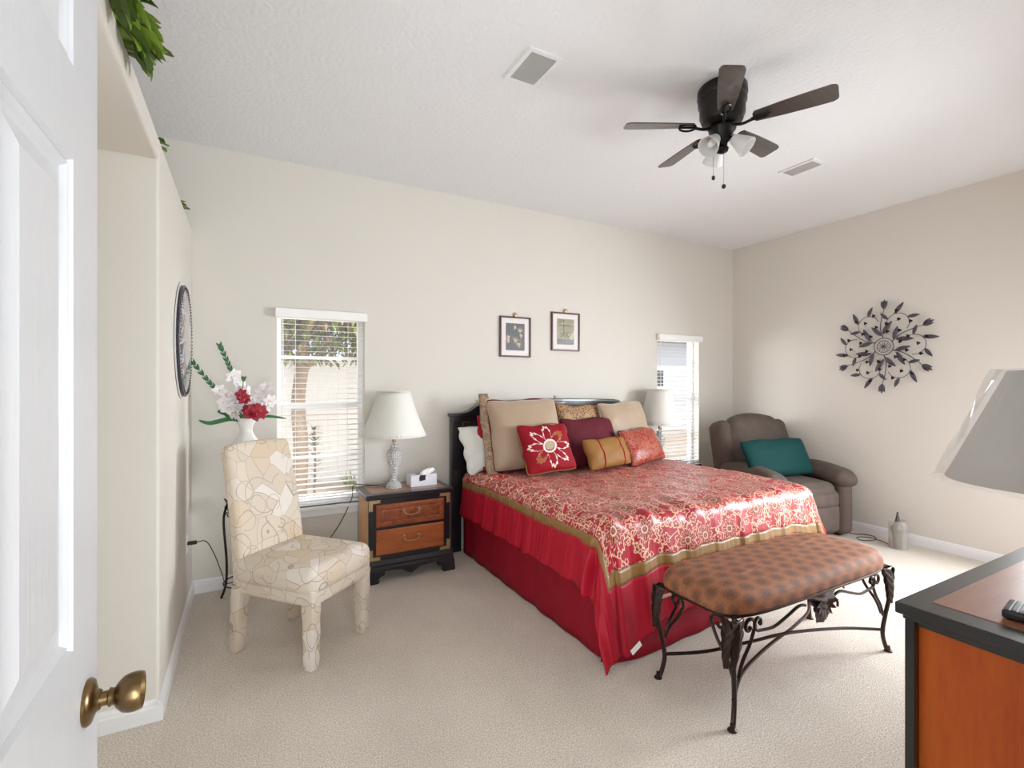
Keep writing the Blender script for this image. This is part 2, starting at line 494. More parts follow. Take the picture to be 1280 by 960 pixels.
# ------------------------------------------------------------------ mesh helpers
class MB:
    def __init__(s):
        s.bm = bmesh.new()
        s.uvs = None

    def face(s, vs):
        try:
            return s.bm.faces.new(vs)
        except ValueError:
            return None

    def box(s, x0, x1, y0, y1, z0, z1, mtx=None):
        p = [Vector((x, y, z)) for z in (z0, z1) for y in (y0, y1) for x in (x0, x1)]
        if mtx:
            p = [mtx @ q for q in p]
        v = [s.bm.verts.new(q) for q in p]
        for f in ((0, 2, 3, 1), (4, 5, 7, 6), (0, 1, 5, 4), (2, 6, 7, 3), (0, 4, 6, 2), (1, 3, 7, 5)):
            s.face([v[i] for i in f])
        return s

    def grid(s, fn, us, vvs, cu=False, cv=False, flip=False, uv=None):
        if isinstance(us, int):
            us = [i / us for i in range(us + (0 if cu else 1))]
        if isinstance(vvs, int):
            vvs = [i / vvs for i in range(vvs + (0 if cv else 1))]
        V = [[s.bm.verts.new(fn(u, v)) for v in vvs] for u in us]
        nu, nv = len(us), len(vvs)
        lay = s.bm.loops.layers.uv.verify() if uv else None
        for i in range(nu if cu else nu - 1):
            for j in range(nv if cv else nv - 1):
                i2, j2 = (i + 1) % nu, (j + 1) % nv
                q = [V[i][j], V[i2][j], V[i2][j2], V[i][j2]]
                pr = [(us[i], vvs[j]), (us[i2], vvs[j]), (us[i2], vvs[j2]), (us[i], vvs[j2])]
                if flip:
                    q.reverse()
                    pr.reverse()
                f = s.face(q)
                if f and uv:
                    for lp, a in zip(f.loops, pr):
                        lp[lay].uv = uv(*a)
        return V

    def tube(s, pts, r, seg=8, closed=False, cap=True):
        P = [Vector(p) for p in pts]
        n = len(P)
        if not hasattr(r, '__len__'):
            r = [r] * n
        rings = []
        up = None
        for i in range(n):
            if closed:
                d = P[(i + 1) % n] - P[i - 1]
            else:
                d = P[min(i + 1, n - 1)] - P[max(i - 1, 0)]
            if d.length < 1e-9:
                d = Vector((0, 0, 1))
            d.normalize()
            if up is None:
                up = Vector((0, 0, 1)) if abs(d.z) < 0.9 else Vector((1, 0, 0))
            a = (up - d * up.dot(d))
            if a.length < 1e-6:
                a = d.orthogonal()
            a.normalize()
            up = a
            b = d.cross(a)
            rings.append([s.bm.verts.new(P[i] + (a * math.cos(2 * PI * k / seg) + b * math.sin(2 * PI * k / seg)) * r[i]) for k in range(seg)])
        for i in range(n if closed else n - 1):
            A, B = rings[i], rings[(i + 1) % n]
            for k in range(seg):
                s.face([A[k], A[(k + 1) % seg], B[(k + 1) % seg], B[k]])
        if cap and not closed:
            s.face(list(reversed(rings[0])))
            s.face(rings[-1])
        return s

    def lathe(s, prof, seg=28, c=(0, 0, 0), mod=None, mtx=None):
        rings = []
        for r, z in prof:
            ring = []
            for k in range(seg):
                a = 2 * PI * k / seg
                rr = r * (mod(a, z) if mod else 1)
                p = Vector((rr * math.cos(a), rr * math.sin(a), z))
                if mtx:
                    p = mtx @ p
                ring.append(s.bm.verts.new(p + Vector(c)))
            rings.append(ring)
        for A, B in zip(rings, rings[1:]):
            for k in range(seg):
                s.face([A[k], A[(k + 1) % seg], B[(k + 1) % seg], B[k]])
        if prof[0][0] > 1e-5 and s_cap(prof, 0):
            s.face(list(reversed(rings[0])))
        if prof[-1][0] > 1e-5 and s_cap(prof, -1):
            s.face(rings[-1])
        return s

    def prism(s, poly, d0, d1, mtx=None, axis='y'):
        def pt(a, b, d):
            p = Vector({'y': (a, d, b), 'x': (d, a, b), 'z': (a, b, d)}[axis])
            return mtx @ p if mtx else p
        A = [s.bm.verts.new(pt(a, b, d0)) for a, b in poly]
        B = [s.bm.verts.new(pt(a, b, d1)) for a, b in poly]
        s.face(list(reversed(A)))
        s.face(B)
        n = len(poly)
        for i in range(n):
            s.face([A[i], A[(i + 1) % n], B[(i + 1) % n], B[i]])
        return s

    def rbox(s, c, size, r, n=8, puff=0.0, mtx=None, bend=None):
        h = Vector(size) / 2
        r = min(r, *h)
        inner = h - Vector((r, r, r))
        vmap = {}

        def vert(p):
            k = (round(p.x, 5), round(p.y, 5), round(p.z, 5))
            if k not in vmap:
                q = Vector((max(-inner.x, min(inner.x, p.x)), max(-inner.y, min(inner.y, p.y)), max(-inner.z, min(inner.z, p.z))))
                d = p - q
                o = q + d.normalized() * r if d.length > 1e-9 else p.copy()
                if puff:
                    w = Vector((1 - (p.x / h.x) ** 2, 1 - (p.y / h.y) ** 2, 1 - (p.z / h.z) ** 2))
                    o.x += math.copysign(puff * w.y * w.z, p.x) if abs(p.x) > h.x * .99 else 0
                    o.y += math.copysign(puff * w.x * w.z, p.y) if abs(p.y) > h.y * .99 else 0
                    o.z += math.copysign(puff * w.x * w.y, p.z) if abs(p.z) > h.z * .99 else 0
                if bend:
                    o = bend(o)
                o = o + Vector(c)
                if mtx:
                    o = mtx @ o
                vmap[k] = s.bm.verts.new(o)
            return vmap[k]

        def ticks(H, I):
            inn = [I * (2 * i / n - 1) for i in range(n + 1)] if I > 1e-6 else [0.0]
            e = [H * .999999, I + (H - I) * .66, I + (H - I) * .33] if H - I > 1e-6 else []
            e[:1] = [H] if e else []
            return [-k for k in e] + inn + list(reversed(e))
        T = [ticks(h[i], inner[i]) for i in range(3)]
        for ax in range(3):
            a, b = [(1, 2), (2, 0), (0, 1)][ax]
            for sg in (-1, 1):
                for i in range(len(T[a]) - 1):
                    for j in range(len(T[b]) - 1):
                        q = []
                        for ii, jj in ((i, j), (i + 1, j), (i + 1, j + 1), (i, j + 1)):
                            p = Vector()
                            p[ax] = sg * h[ax]
                            p[a] = T[a][ii]
                            p[b] = T[b][jj]
                            q.append(vert(p))
                        if sg < 0:
                            q.reverse()
                        if len(set(q)) == 4:
                            s.face(q)
        return s

    def ball(s, c, r, seg=10, sc=(1, 1, 1)):
        m = Matrix.Translation(Vector(c)) @ Matrix.Diagonal(Vector(sc)).to_4x4()
        bmesh.ops.create_uvsphere(s.bm, u_segments=seg, v_segments=max(5, seg // 2 + 1), radius=r, matrix=m)
        return s

    def leaf(s, base, tip, width, up=(0, 0, 1), curl=0.15, lobes=0, n=6):
        b, t = Vector(base), Vector(tip)
        d = t - b
        L = d.length
        side = d.cross(Vector(up))
        if side.length < 1e-6:
            side = d.orthogonal()
        side.normalize()
        nrm = side.cross(d).normalized()
        rows = []
        for i in range(n + 1):
            u = i / n
            w = width * math.sin(PI * min(1, u * 0.93 + 0.04)) ** 0.8 * (1 - 0.25 * u)
            if lobes:
                w *= 0.75 + 0.45 * abs(math.sin(lobes * PI * u))
            c = b + d * u - nrm * curl * L * u * u
            rows.append([s.bm.verts.new(c - side * w / 2 + nrm * 0.12 * w), s.bm.verts.new(c), s.bm.verts.new(c + side * w / 2 + nrm * 0.12 * w)])
        for A, B in zip(rows, rows[1:]):
            for k in (0, 1):
                s.face([A[k], A[k + 1], B[k + 1], B[k]])
        return s

    def build(s, name, m, parent=None, smooth=True, bevel=0, sub=0, solid=0, loc=None, solid_off=-1, angle=None, fix=True):
        me = bpy.data.meshes.new(name)
        if fix:
            bmesh.ops.recalc_face_normals(s.bm, faces=s.bm.faces)
        s.bm.to_mesh(me)
        s.bm.free()
        me.materials.append(m)
        o = bpy.data.objects.new(name, me)
        C.objects.link(o)
        if smooth:
            for p in me.polygons:
                p.use_smooth = True
            if angle is not False:
                me.set_sharp_from_angle(angle=R(angle or 40))
        if parent:
            o.parent = parent
        if loc:
            o.location = loc
        if solid:
            md = o.modifiers.new('solid', 'SOLIDIFY')
            md.thickness = solid
            md.offset = solid_off
        if bevel:
            md = o.modifiers.new('bevel', 'BEVEL')
            md.width = bevel
            md.segments = 3
            md.limit_method = 'ANGLE'
        if sub:
            md = o.modifiers.new('sub', 'SUBSURF')
            md.levels = sub
            md.render_levels = sub
        return o


def s_cap(prof, i):
    return True


def thing(name, label, cat, loc=(0, 0, 0), rz=0, group=None):
    o = bpy.data.objects.new(name, None)
    o.empty_display_size = 0.1
    C.objects.link(o)
    o.location = loc
    o.rotation_euler = (0, 0, rz)
    return tag(o, label, cat, group)


def tag(o, label, cat, group=None):
    o['label'] = label
    o['category'] = cat
    if group:
        o['group'] = group
    return o


def struct(o):
    o['kind'] = 'structure'
    return o


def copy_tree(o, parent=None):
    c = o.copy()
    C.objects.link(c)
    c.parent = parent
    for ch in list(o.children):
        copy_tree(ch, c)
    return c


def spline(pts, n=6, closed=False):
    P = [Vector(p) for p in pts]
    out = []
    N = len(P)
    rng = range(N if closed else N - 1)
    for i in rng:
        if closed:
            a, b, c, d = P[i - 1], P[i], P[(i + 1) % N], P[(i + 2) % N]
        else:
            a, b, c, d = P[max(i - 1, 0)], P[i], P[i + 1], P[min(i + 2, N - 1)]
        for k in range(n):
            t = k / n
            out.append(0.5 * ((2 * b) + (c - a) * t + (2 * a - 5 * b + 4 * c - d) * t * t + (-a + 3 * b - 3 * c + d) * t ** 3))
    if not closed:
        out.append(P[-1])
    return out


def spiral(c, r0, r1, a0, a1, plane, n=22):
    """points of a spiral in a plane given by two axis vectors"""
    X, Y = Vector(plane[0]), Vector(plane[1])
    return [Vector(c) + (X * math.cos(a0 + (a1 - a0) * k / n) + Y * math.sin(a0 + (a1 - a0) * k / n)) * (r0 + (r1 - r0) * k / n) for k in range(n + 1)]

# ================================================================== THE ROOM
D = 3.935      # back wall plane
XL, XR = -0.328, 5.19
HC = 3.05
LW = 2.465     # height of the plant ledge wall
AY = 2.535     # near end of the left wall panel (alcove corner)
W1 = (0.19, 0.815, 0.50, 1.95)
W2 = (3.945, 4.60, 0.50, 1.945)

b = MB().box(-2.4, XR + .12, -2.6, D + .001, -.1, 0)
struct(b.build('floor', M['carpet'], smooth=False))
b = MB().box(-2.4, XR + .12, -2.6, D + .15, HC, HC + .1)
struct(b.build('ceiling', M['ceil'], smooth=False))
b = MB()
y0, y1 = D, D + .15
xs = [-2.4, W1[0], W1[1], W2[0], W2[1], XR + .12]
for i in (0, 2, 4):
    b.box(xs[i], xs[i + 1], y0, y1, 0, HC)
for w in (W1, W2):
    b.box(w[0], w[1], y0, y1, 0, w[2])
    b.box(w[0], w[1], y0, y1, w[3], HC)
struct(b.build('wall_back', M['wall'], smooth=False))
struct(MB().box(XR, XR + .12, 1.3, D, 0, HC).box(XR, XR + .12, .06, .3, 0, HC).box(XR, XR + .12, .3, 1.3, 0, .9).box(XR, XR + .12, .3, 1.3, 2.4, HC).build('wall_right', M['wall'], smooth=False))
# left: low wall with an opening, its header, the alcove behind and the ledge on top
b = MB()
b.box(-1.6, XL, AY, D, 0, LW)
b.box(-1.6, XL, .06, AY, 2.37, LW)
b.box(-1.72, -1.6, .06, D, 0, LW)
struct(b.build('wall_left', M['wall'], smooth=False, bevel=.012))
struct(MB().box(-2.4, -2.28, .06, D, LW, HC).build('wall_upper_left', M['wall'], smooth=False))
b = MB()
b.box(-1.72, -.29, .06, .18, 0, HC)
b.box(.8, 3.2, .06, .18, 0, HC)
b.box(-.29, .8, .06, .18, 2.2, HC)
b.box(3.2, 5.0, .06, .18, 2.1, HC)
b.box(5.0, XR + .12, .06, .18, 0, HC)
struct(b.build('wall_front', M['wall'], smooth=False))
b = MB()
b.box(-.45, -.33, -2.6, .06, 0, HC)
b.box(1.3, 1.42, -2.6, .06, 0, HC)
struct(b.build('wall_hall', M['wall'], smooth=False))


def baseboard(name, p0, p1, nrm):
    """profiled board from p0 to p1, nrm points into the room"""
    b = MB()
    P0, P1, N = Vector(p0 + (0,)), Vector(p1 + (0,)), Vector(nrm + (0,))
    prof = [(0, 0), (.016, 0), (.016, .058), (.012, .066), (.012, .074), (.005, .085), (0, .088)]
    A = [b.bm.verts.new(P0 + N * a + Vector((0, 0, z))) for a, z in prof]
    B = [b.bm.verts.new(P1 + N * a + Vector((0, 0, z))) for a, z in prof]
    for i in range(len(prof) - 1):
        b.face([A[i], A[i + 1], B[i + 1], B[i]])
    b.face(A)
    b.face(list(reversed(B)))
    struct(b.build(name, M['trim'], smooth=False))


baseboard('baseboard_back', (XL, D), (XR, D), (0, -1))
baseboard('baseboard_right', (XR, D), (XR, .18), (-1, 0))
baseboard('baseboard_left', (XL, AY - .016), (XL, D), (1, 0))
baseboard('baseboard_alcove', (-1.6, AY), (XL, AY), (0, -1))
baseboard('baseboard_front', (.8, .18), (3.2, .18), (0, 1))


# windows: vinyl frame, meeting rail, muntins, pane, sill
def window(n, w):
    x0, x1, z0, z1 = w
    ya, yb = D + .085, D + .14
    f = MB()
    fw = .035
    f.box(x0, x0 + fw, ya, yb, z0, z1).box(x1 - fw, x1, ya, yb, z0, z1)
    f.box(x0 + fw, x1 - fw, ya, yb, z1 - fw, z1).box(x0 + fw, x1 - fw, ya, yb, z0, z0 + .05)
    fr = f.build('window_%d' % n, M['vinyl'], smooth=False)
    struct(fr)
    zm = (z0 + z1) / 2 + .03
    s = MB()
    s.box(x0 + fw, x1 - fw, ya + .005, yb - .01, zm - .022, zm + .022)
    s.build('meeting_rail', M['vinyl'], fr, smooth=False)
    s = MB()
    for zc in ((zm + z1) / 2 + .02, (zm + z0) / 2 - .02):
        s.box(x0 + fw, x1 - fw, ya + .02, ya + .035, zc - .012, zc + .012)
    s.build('muntin', M['vinyl'], fr, smooth=False)
    s = MB()
    s.box(x0 + fw, x1 - fw, ya + .026, ya + .030, z0 + .05, z1 - fw)
    s.build('window_pane', M['pane'], fr, smooth=False)
    s = MB()
    s.box(x0 - .03, x1 + .03, D - .035, D + .1, z0 - .025, z0)
    s.box(x0 - .015, x1 + .015, D - .016, D - .001, z0 - .075, z0 - .025)
    s.build('window_sill', M['trim'], fr, smooth=False, bevel=.004)


window(1, W1)
window(2, W2)


def blind(w, label, gap, tilt):
    x0, x1, z0, z1 = w
    t = thing('window_blind', label, 'blind', ((x0 + x1) / 2, D, z0), 0, None)
    hw = (x1 - x0) / 2
    H = z1 - z0
    b = MB().box(-hw - .012, hw + .012, -.05, -.004, H - .045, H + .022)
    b.build('valance', M['blind'], t, smooth=False, bevel=.006)
    b = MB()
    z = .045
    while z < H - .05:
        m = Matrix.Translation((0, .030, z)) @ Matrix.Rotation(R(tilt), 4, 'X')
        b.box(-hw + .008, hw - .008, -.022, .022, -.0012, .0012, m)
        z += gap
    b.build('slats', M['blind'], t, smooth=False)
    MB().box(-hw + .008, hw - .008, .01, .05, .004, .024).build('bottom_rail', M['blind'], t, smooth=False, bevel=.003)
    for x in (-hw * .6, hw * .6):
        MB().tube([(x, .008, H - .04), (x, .008, .02)], .0015, 5).build('ladder_cord', M['blind'], t)
    MB().tube([(-hw + .04, -.012, H - .04), (-hw + .04, -.012, H * .45)], .003, 6).build('tilt_wand', M['blind'], t)


blind(W1, 'white slatted blind, open, in the window behind the upholstered chair', .040, 4)
blind(W2, 'white slatted blind, open, in the window behind the recliner', .040, 6)

# made-up glass door behind the camera, unseen, added as an opening for light
f = MB()
f.box(3.2, 3.26, .08, .16, 0, 2.1).box(4.94, 5.0, .08, .16, 0, 2.1).box(3.26, 4.94, .08, .16, 2.04, 2.1)
f.box(3.26, 4.94, .08, .16, 0, .06).box(4.06, 4.14, .08, .16, .06, 2.04).box(3.26, 4.94, .1, .14, 1.05, 1.09)
struct(f.build('window_3', M['vinyl'], smooth=False))
f = MB()
f.box(XR + .04, XR + .1, .3, .34, .9, 2.4).box(XR + .04, XR + .1, 1.26, 1.3, .9, 2.4).box(XR + .04, XR + .1, .34, 1.26, .9, .95).box(XR + .04, XR + .1, .34, 1.26, 2.35, 2.4).box(XR + .05, XR + .09, .34, 1.26, 1.62, 1.66).box(XR + .05, XR + .09, .78, .82, .95, 2.35)
struct(f.build('window_4', M['vinyl'], smooth=False))

# ------------------------------------------------------------------ the open panelled door at the left
dx, dy0, dy1, dh = -.214, .20, 1.020, 2.2      # room-side face
WD = dy1 - dy0
st, mid = .125, .11
cols = [(dy0 + st, dy0 + WD / 2 - mid / 2), (dy0 + WD / 2 + mid / 2, dy1 - st)]
rowsz = [(.22, .80), (1.045, 1.735), (1.865, 2.09)]
ys = sorted({dy0, dy1, *[c for k in cols for c in k]})
zs = sorted({.012, dh, *[c for k in rowsz for c in k]})
b = MB()
for i in range(len(ys) - 1):
    for j in range(len(zs) - 1):
        cell = (ys[i], ys[i + 1]), (zs[j], zs[j + 1])
        if cell[0] in cols and cell[1] in rowsz:
            continue
        b.face([b.bm.verts.new((dx, y, z)) for y, z in ((ys[i], zs[j]), (ys[i + 1], zs[j]), (ys[i + 1], zs[j + 1]), (ys[i], zs[j + 1]))])
for (a0, a1) in cols:
    for (c0, c1) in rowsz:
        # moulded recess then raised field
        lv = [(0, 0), (.004, -.007), (.010, -.004), (.018, -.011), (.026, -.012), (.055, -.003), (.06, -.003)]
        rr = []
        for ins, dep in lv:
            rr.append([b.bm.verts.new((dx + dep, y, z)) for y, z in ((a0 + ins, c0 + ins), (a1 - ins, c0 + ins), (a1 - ins, c1 - ins), (a0 + ins, c1 - ins))])
        for A, B in zip(rr, rr[1:]):
            for k in range(4):
                b.face([A[k], A[(k + 1) % 4], B[(k + 1) % 4], B[k]])
        b.face(rr[-1])
bmesh.ops.remove_doubles(b.bm, verts=b.bm.verts, dist=1e-5)
b.box(dx - .035, dx - .013, dy0, dy1, .012, dh)
b.box(dx - .014, dx, dy1 - .0005, dy1, .012, dh)
door = struct(b.build('door_1', M['door'], smooth=False))
# knob, standing out along +x
km = Matrix.Translation((dx, dy1 - .062, .937)) @ Matrix.Rotation(PI / 2, 4, 'Y')
ro = MB().lathe([(.033, 0), (.0335, .003), (.031, .007), (.022, .010), (.016, .013), (.014, .017)], 36, mtx=km).build('rosette', M['brass'], door)
kb = MB().lathe([(.0105, .012), (.0105, .026), (.014, .028), (.012, .032), (.0125, .034), (.019, .038), (.0255, .045), (.028, .053), (.0285, .06), (.0275, .066), (.026, .0695), (.024, .0685), (.022, .063), (.012, .061), (.0001, .0605)], 36, mtx=km).build('door_knob', M['brass'], door)
mo = MB().tube([km @ Vector((0, 0, .0605)), km @ Vector((0, 0, .064))], .006, 14).build('lock_button', M['brass'], kb)

# ------------------------------------------------------------------ outdoors
g_ = MB()
g_.grid(lambda u, v: Vector((-12 + 40 * u, D + .16 + 22 * v, -.1 + .03 * mn.noise(Vector((u * 30, v * 20, 0))))), 60, 40)
struct(g_.build('ground', M['redmulch']))


def picket_run(b, x0, x1, y, z0, z1, w=.15):
    x = x0
    while x < x1:
        b.box(x, min(x + w - .006, x1), y - .011, y + .011, z0, z1)
        x += w


fy = 7.8
t = thing('vinyl_fence', 'white vinyl privacy fence standing across the yard beyond the windows', 'fence', (1.5, fy, -.1))
for k, xp in enumerate((-4.5, -2.1, .3, 2.7)):
    b = MB()
    x0 = xp - 1.5
    for i in range(16):
        b.box(x0 + .06 + i * .143, x0 + .06 + i * .143 + .138, -.011, .011, .08, 1.82)
    b.box(x0 + .06, x0 + 2.34, -.025, .025, 1.80, 1.88).box(x0 + .06, x0 + 2.34, -.025, .025, .06, .16)
    b.build('fence_panel', M['vinyl'], t, smooth=False)
for xp in (-4.5, -2.1, .3, 2.7, 5.1):
    b = MB().box(xp - 1.565, xp - 1.435, -.065, .065, 0, 1.93)
    b.prism([(xp - 1.58, 1.93), (xp - 1.42, 1.93), (xp - 1.5, 2.02)], -.075, .075)
    b.build('fence_post', M['vinyl'], t, smooth=False)

# tree in front of the fence
tr = thing('yard_tree', 'leafy yard tree with a pale trunk outside the left window', 'tree', (.56, 6.6, -.1))
b = MB()
tk = spline([(0, 0, 0), (.03, 0, .7), (0, .02, 1.3), (.06, 0, 1.9), (.02, 0, 2.4)], 5)
b.tube(tk, [.095 - .03 * i / len(tk) for i in range(len(tk))], 12)
for k in range(9):
    a = k * 2.4
    e = Vector((math.cos(a) * (.7 + .3 * (k % 3)), math.sin(a) * .8, 2.2 + .35 * (k % 4)))
    s0 = Vector((.03, 0, 1.65 + .08 * k))
    b.tube(spline([s0, s0.lerp(e, .5) + Vector((0, 0, .1)), e], 4), [.045, .043, .04, .035, .03, .025, .02, .016, .012], 7)
b.build('trunk', M['bark'], tr)
for mname, nm_, N, sd in (('treeleaf', 'foliage', 7500, 3), ('treeleaf2', 'foliage', 6500, 9)):
    rr = random.Random(sd)
    b = MB()
    for i in range(N):
        a = rr.uniform(0, 2 * PI)
        ra = rr.uniform(.15, 1.0) ** .6
        zz = rr.uniform(-1, 1)
        q = math.sqrt(1 - zz * zz)
        p = Vector((.15 + 1.7 * ra * q * math.cos(a), 1.05 * ra * q * math.sin(a), 2.72 + .95 * ra * zz))
        d = Vector((rr.uniform(-1, 1), rr.uniform(-1, 1), rr.uniform(-1, .4))).normalized()
        L = rr.uniform(.08, .16)
        b.leaf(p, p + d * L, L * .42, n=2, curl=.1)
    b.build(nm_, M[mname], tr, smooth=False, fix=False)

# small plant against the fence
sp = thing('yard_shrub', 'small spiky shrub growing beside the trunk of the yard tree', 'shrub', (.78, 6.9, -.1))
b = MB()
rr = random.Random(5)
for i in range(60):
    a = rr.uniform(0, 2 * PI)
    z = rr.uniform(.2, .95)
    p = Vector((0, 0, z))
    b.leaf(p, p + Vector((math.cos(a) * .12, math.sin(a) * .12, rr.uniform(-.02, .12))), .028, n=3)
b.build('leaves', M['treeleaf'], sp, smooth=False, fix=False)
MB().tube([(0, 0, 0), (.01, 0, .5), (0, 0, .95)], .015, 6).build('stem', M['bark'], sp)
for (gx, gy, lab) in ((1.35, 7.3, 'low green clump of grass growing at the foot of the fence'), (.05, 7.2, 'second low clump of grass nearer the tree trunk by the fence')):
    b = MB()
    for i in range(70):
        a = rr.uniform(0, 2 * PI)
        q = Vector((math.cos(a), math.sin(a), 0)) * rr.uniform(0, .12)
        b.leaf(q, q + Vector((math.cos(a) * .1, math.sin(a) * .1, rr.uniform(.15, .3))), .018, n=3, curl=.3)
    tag(b.build('grass_clump', M['ivy'], None, smooth=False, loc=(gx, gy, -.1), fix=False), lab, 'plant')

# neighbouring house seen through the right window
nh = thing('neighbour_house', 'pale grey neighbouring house with a dark window, outside the right window', 'house', (10, 11.5, -.1))
b = MB().box(-3.2, 5, 0, .3, 0, 2.9)
for i in range(18):
    b.box(-3.22, 5.02, -.012 - .0, 0, .16 * i + .02, .16 * i + .15)
b.build('siding', M['siding'], nh, smooth=False)
rf = MB().prism([(-3.7, 2.85), (5.5, 2.85), (5.0, 3.5), (-3.2, 3.5)], -.5, .6)
rf.build('roof', mat('roof_shingle', '#8D8F92', .9, var=.2, vscale=12), nh, smooth=False)
wp = MB().box(.62, 1.75, -.05, .0, 1.45, 1.95)
w_ = wp.build('window', M['screen'], nh, smooth=False)
MB().box(.54, 1.83, -.06, -.03, 1.37, 1.45).box(.54, 1.83, -.06, -.03, 1.95, 2.03).box(.54, .62, -.06, -.03, 1.45, 1.95).box(1.75, 1.83, -.06, -.03, 1.45, 1.95).build('window_frame', M['vinyl'], w_, smooth=False)
b = MB().tube([(0, 0, 0), (.12, .02, 1.25)], .018, 8)
b.tube(spline([(.12, .02, 1.25), (.14, .02, 1.35), (.22, .02, 1.38), (.27, .02, 1.3)], 5), .012, 6)
tag(b.build('shepherd_hook', M['blackmetal'], loc=(5.62, 5.6, -.1)), 'thin dark garden hook leaning outside the right window', 'garden hook')
b = MB()
b.rbox((0, 0, .11), (.95, .55, .26), .11, n=8, bend=lambda o: o * (1 + .25 * mn.noise(o * 3)))
tag(b.build('landscape_rock', M['tan'], loc=(7.2, 6.9, -.1)), 'low tan landscape rock on the ground outside the right window', 'rock')

# unseen roof slab added to keep direct sun out of the glass door
struct(MB().box(2.4, 6.5, -3.2, .06, 2.5, 2.6).build('sun_block_roof', M['ceil'], smooth=False))

# ================================================================== BED
BX0, BX1, BY0, BY1, BT = 1.60, 3.50, 1.99, 3.80, .70
bed = thing('bed', 'wide bed with black carved headboard and dark crimson skirt between the nightstands', 'bed', ((BX0 + BX1) / 2, 2.9, 0))
ox, oy = (BX0 + BX1) / 2, 2.9
hb = MB()
hw = 1.04


def hbtop(x):
    d = hw - abs(x)
    pts = [(0, 1.15), (.10, 1.152), (.16, 1.165), (.22, 1.20), (.27, 1.235), (.33, 1.245), (.5, 1.25), (1.04, 1.262)]
    for (a, za), (c, zc) in zip(pts, pts[1:]):
        if d <= c:
            return za + (zc - za) * (d - a) / (c - a)
    return pts[-1][1]


N = 60
poly = [(-hw, .0), (-hw + .09, 0), (-hw + .09, .35), (hw - .09, .35), (hw - .09, 0), (hw, 0)] + [(hw - 2 * hw * i / N, hbtop(hw - 2 * hw * i / N)) for i in range(N + 1)]
hb.prism(poly, 3.845 - oy, 3.895 - oy)
h_ = hb.build('headboard', M['black'], bed, bevel=.006, smooth=False)
b = MB()
for i in range(N):
    xa, xb = -hw - .012 + (2 * hw + .024) * i / N, -hw - .012 + (2 * hw + .024) * (i + 1) / N
    za, zb = hbtop(max(-hw, min(hw, xa))), hbtop(max(-hw, min(hw, xb)))
    V = [b.bm.verts.new(p) for p in ((xa, 3.83 - oy, za - .008), (xb, 3.83 - oy, zb - .008), (xb, 3.91 - oy, zb - .008), (xa, 3.91 - oy, za - .008),
                                     (xa, 3.83 - oy, za + .022), (xb, 3.83 - oy, zb + .022), (xb, 3.91 - oy, zb + .022), (xa, 3.91 - oy, za + .022))]
    for f in ((0, 1, 5, 4), (3, 7, 6, 2), (4, 5, 6, 7), (0, 3, 2, 1)) + (((0, 4, 7, 3),) if i == 0 else ()) + (((1, 2, 6, 5),) if i == N - 1 else ()):
        b.face([V[k] for k in f])
bmesh.ops.remove_doubles(b.bm, verts=b.bm.verts, dist=1e-5)
b.build('cap_moulding', M['black'], h_, bevel=.006)
for sg in (-1, 1):
    b = MB()
    xc = sg * (hw - .13)
    y = 3.845 - oy
    b.prism([(xc - .035 * 1, 1.10), (xc + .035, 1.10), (xc + .035, 1.088), (xc - .035 + .012, 1.088), (xc - .035 + .012, 1.0), (xc - .035, 1.0)] if sg < 0 else
            [(xc + .035, 1.10), (xc - .035, 1.10), (xc - .035, 1.088), (xc + .023, 1.088), (xc + .023, 1.0), (xc + .035, 1.0)], y - .004, y)
    b.build('corner_fret', M['brass'], h_, smooth=False)
b = MB()
b.box(BX0 + .03 - ox, BX1 - .03 - ox, BY0 + .05 - oy, 3.84 - oy, .36, .66)
b.build('mattress', M['white'], bed, bevel=.05, smooth=True)
for (lx, ly) in ((BX0 + .1, BY0 + .14), (BX1 - .1, BY0 + .14), (BX0 + .1, 3.6), (BX1 - .1, 3.6)):
    MB().box(lx - .03 - ox, lx + .03 - ox, ly - .03 - oy, ly + .03 - oy, 0, .12).build('bed_foot', M['black'], bed, smooth=False)

# skirt: a pleated curtain round three sides
sk0 = []
path = []
n1, n2 = 90, 100
for i in range(n1 + 1):
    path.append((BX0 + .01, 3.80 - (3.77 - BY0) * i / n1, (-1, 0), i / n1 * 1.8))
for i in range(13):
    a = PI / 2 * i / 12
    path.append((BX0 + .05 - .04 * math.cos(a), BY0 + .03 - .04 * math.sin(a), (-math.cos(a), -math.sin(a)), 1.8 + .006 * i))
for i in range(1, n2 + 1):
    path.append((BX0 + .05 + (BX1 - BX0 - .1) * i / n2, BY0 - .01, (0, -1), 1.88 + 1.8 * i / n2))
for i in range(13):
    a = PI / 2 * i / 12
    path.append((BX1 - .05 + .04 * math.sin(a), BY0 + .03 - .04 * math.cos(a), (math.sin(a), -math.cos(a)), 3.7 + .006 * i))
for i in range(1, n1 + 1):
    path.append((BX1 - .01, BY0 + .03 + (3.77 - BY0) * i / n1, (1, 0), 3.8 + 1.8 * i / n1))
b = MB()


def skf(u, v):
    k = min(len(path) - 1, int(round(u * (len(path) - 1))))
    x, y, nrm, s = path[k]
    front = 1 if (nrm[1] < -.5) else 0
    low = 1 - v
    fl = low * .012 + front * .16 * max(0, low - .55) * max(0, 1 - abs(x - (BX0 + .25)) / .8) + low * .010 * math.sin(s * 26) * (.5 + .5 * mn.noise(Vector((s * 3, 0, 0)))) + .006 * mn.noise(Vector((s * 6, v * 2, 1)))
    if nrm[0] < -.5:
        fl *= .8
    return Vector((x + nrm[0] * fl - ox, y + nrm[1] * fl - oy, .008 + .52 * v))


b.grid(skf, len(path) - 1, 9)
b.build('bed_skirt', M['skirt'], bed, solid=.004)

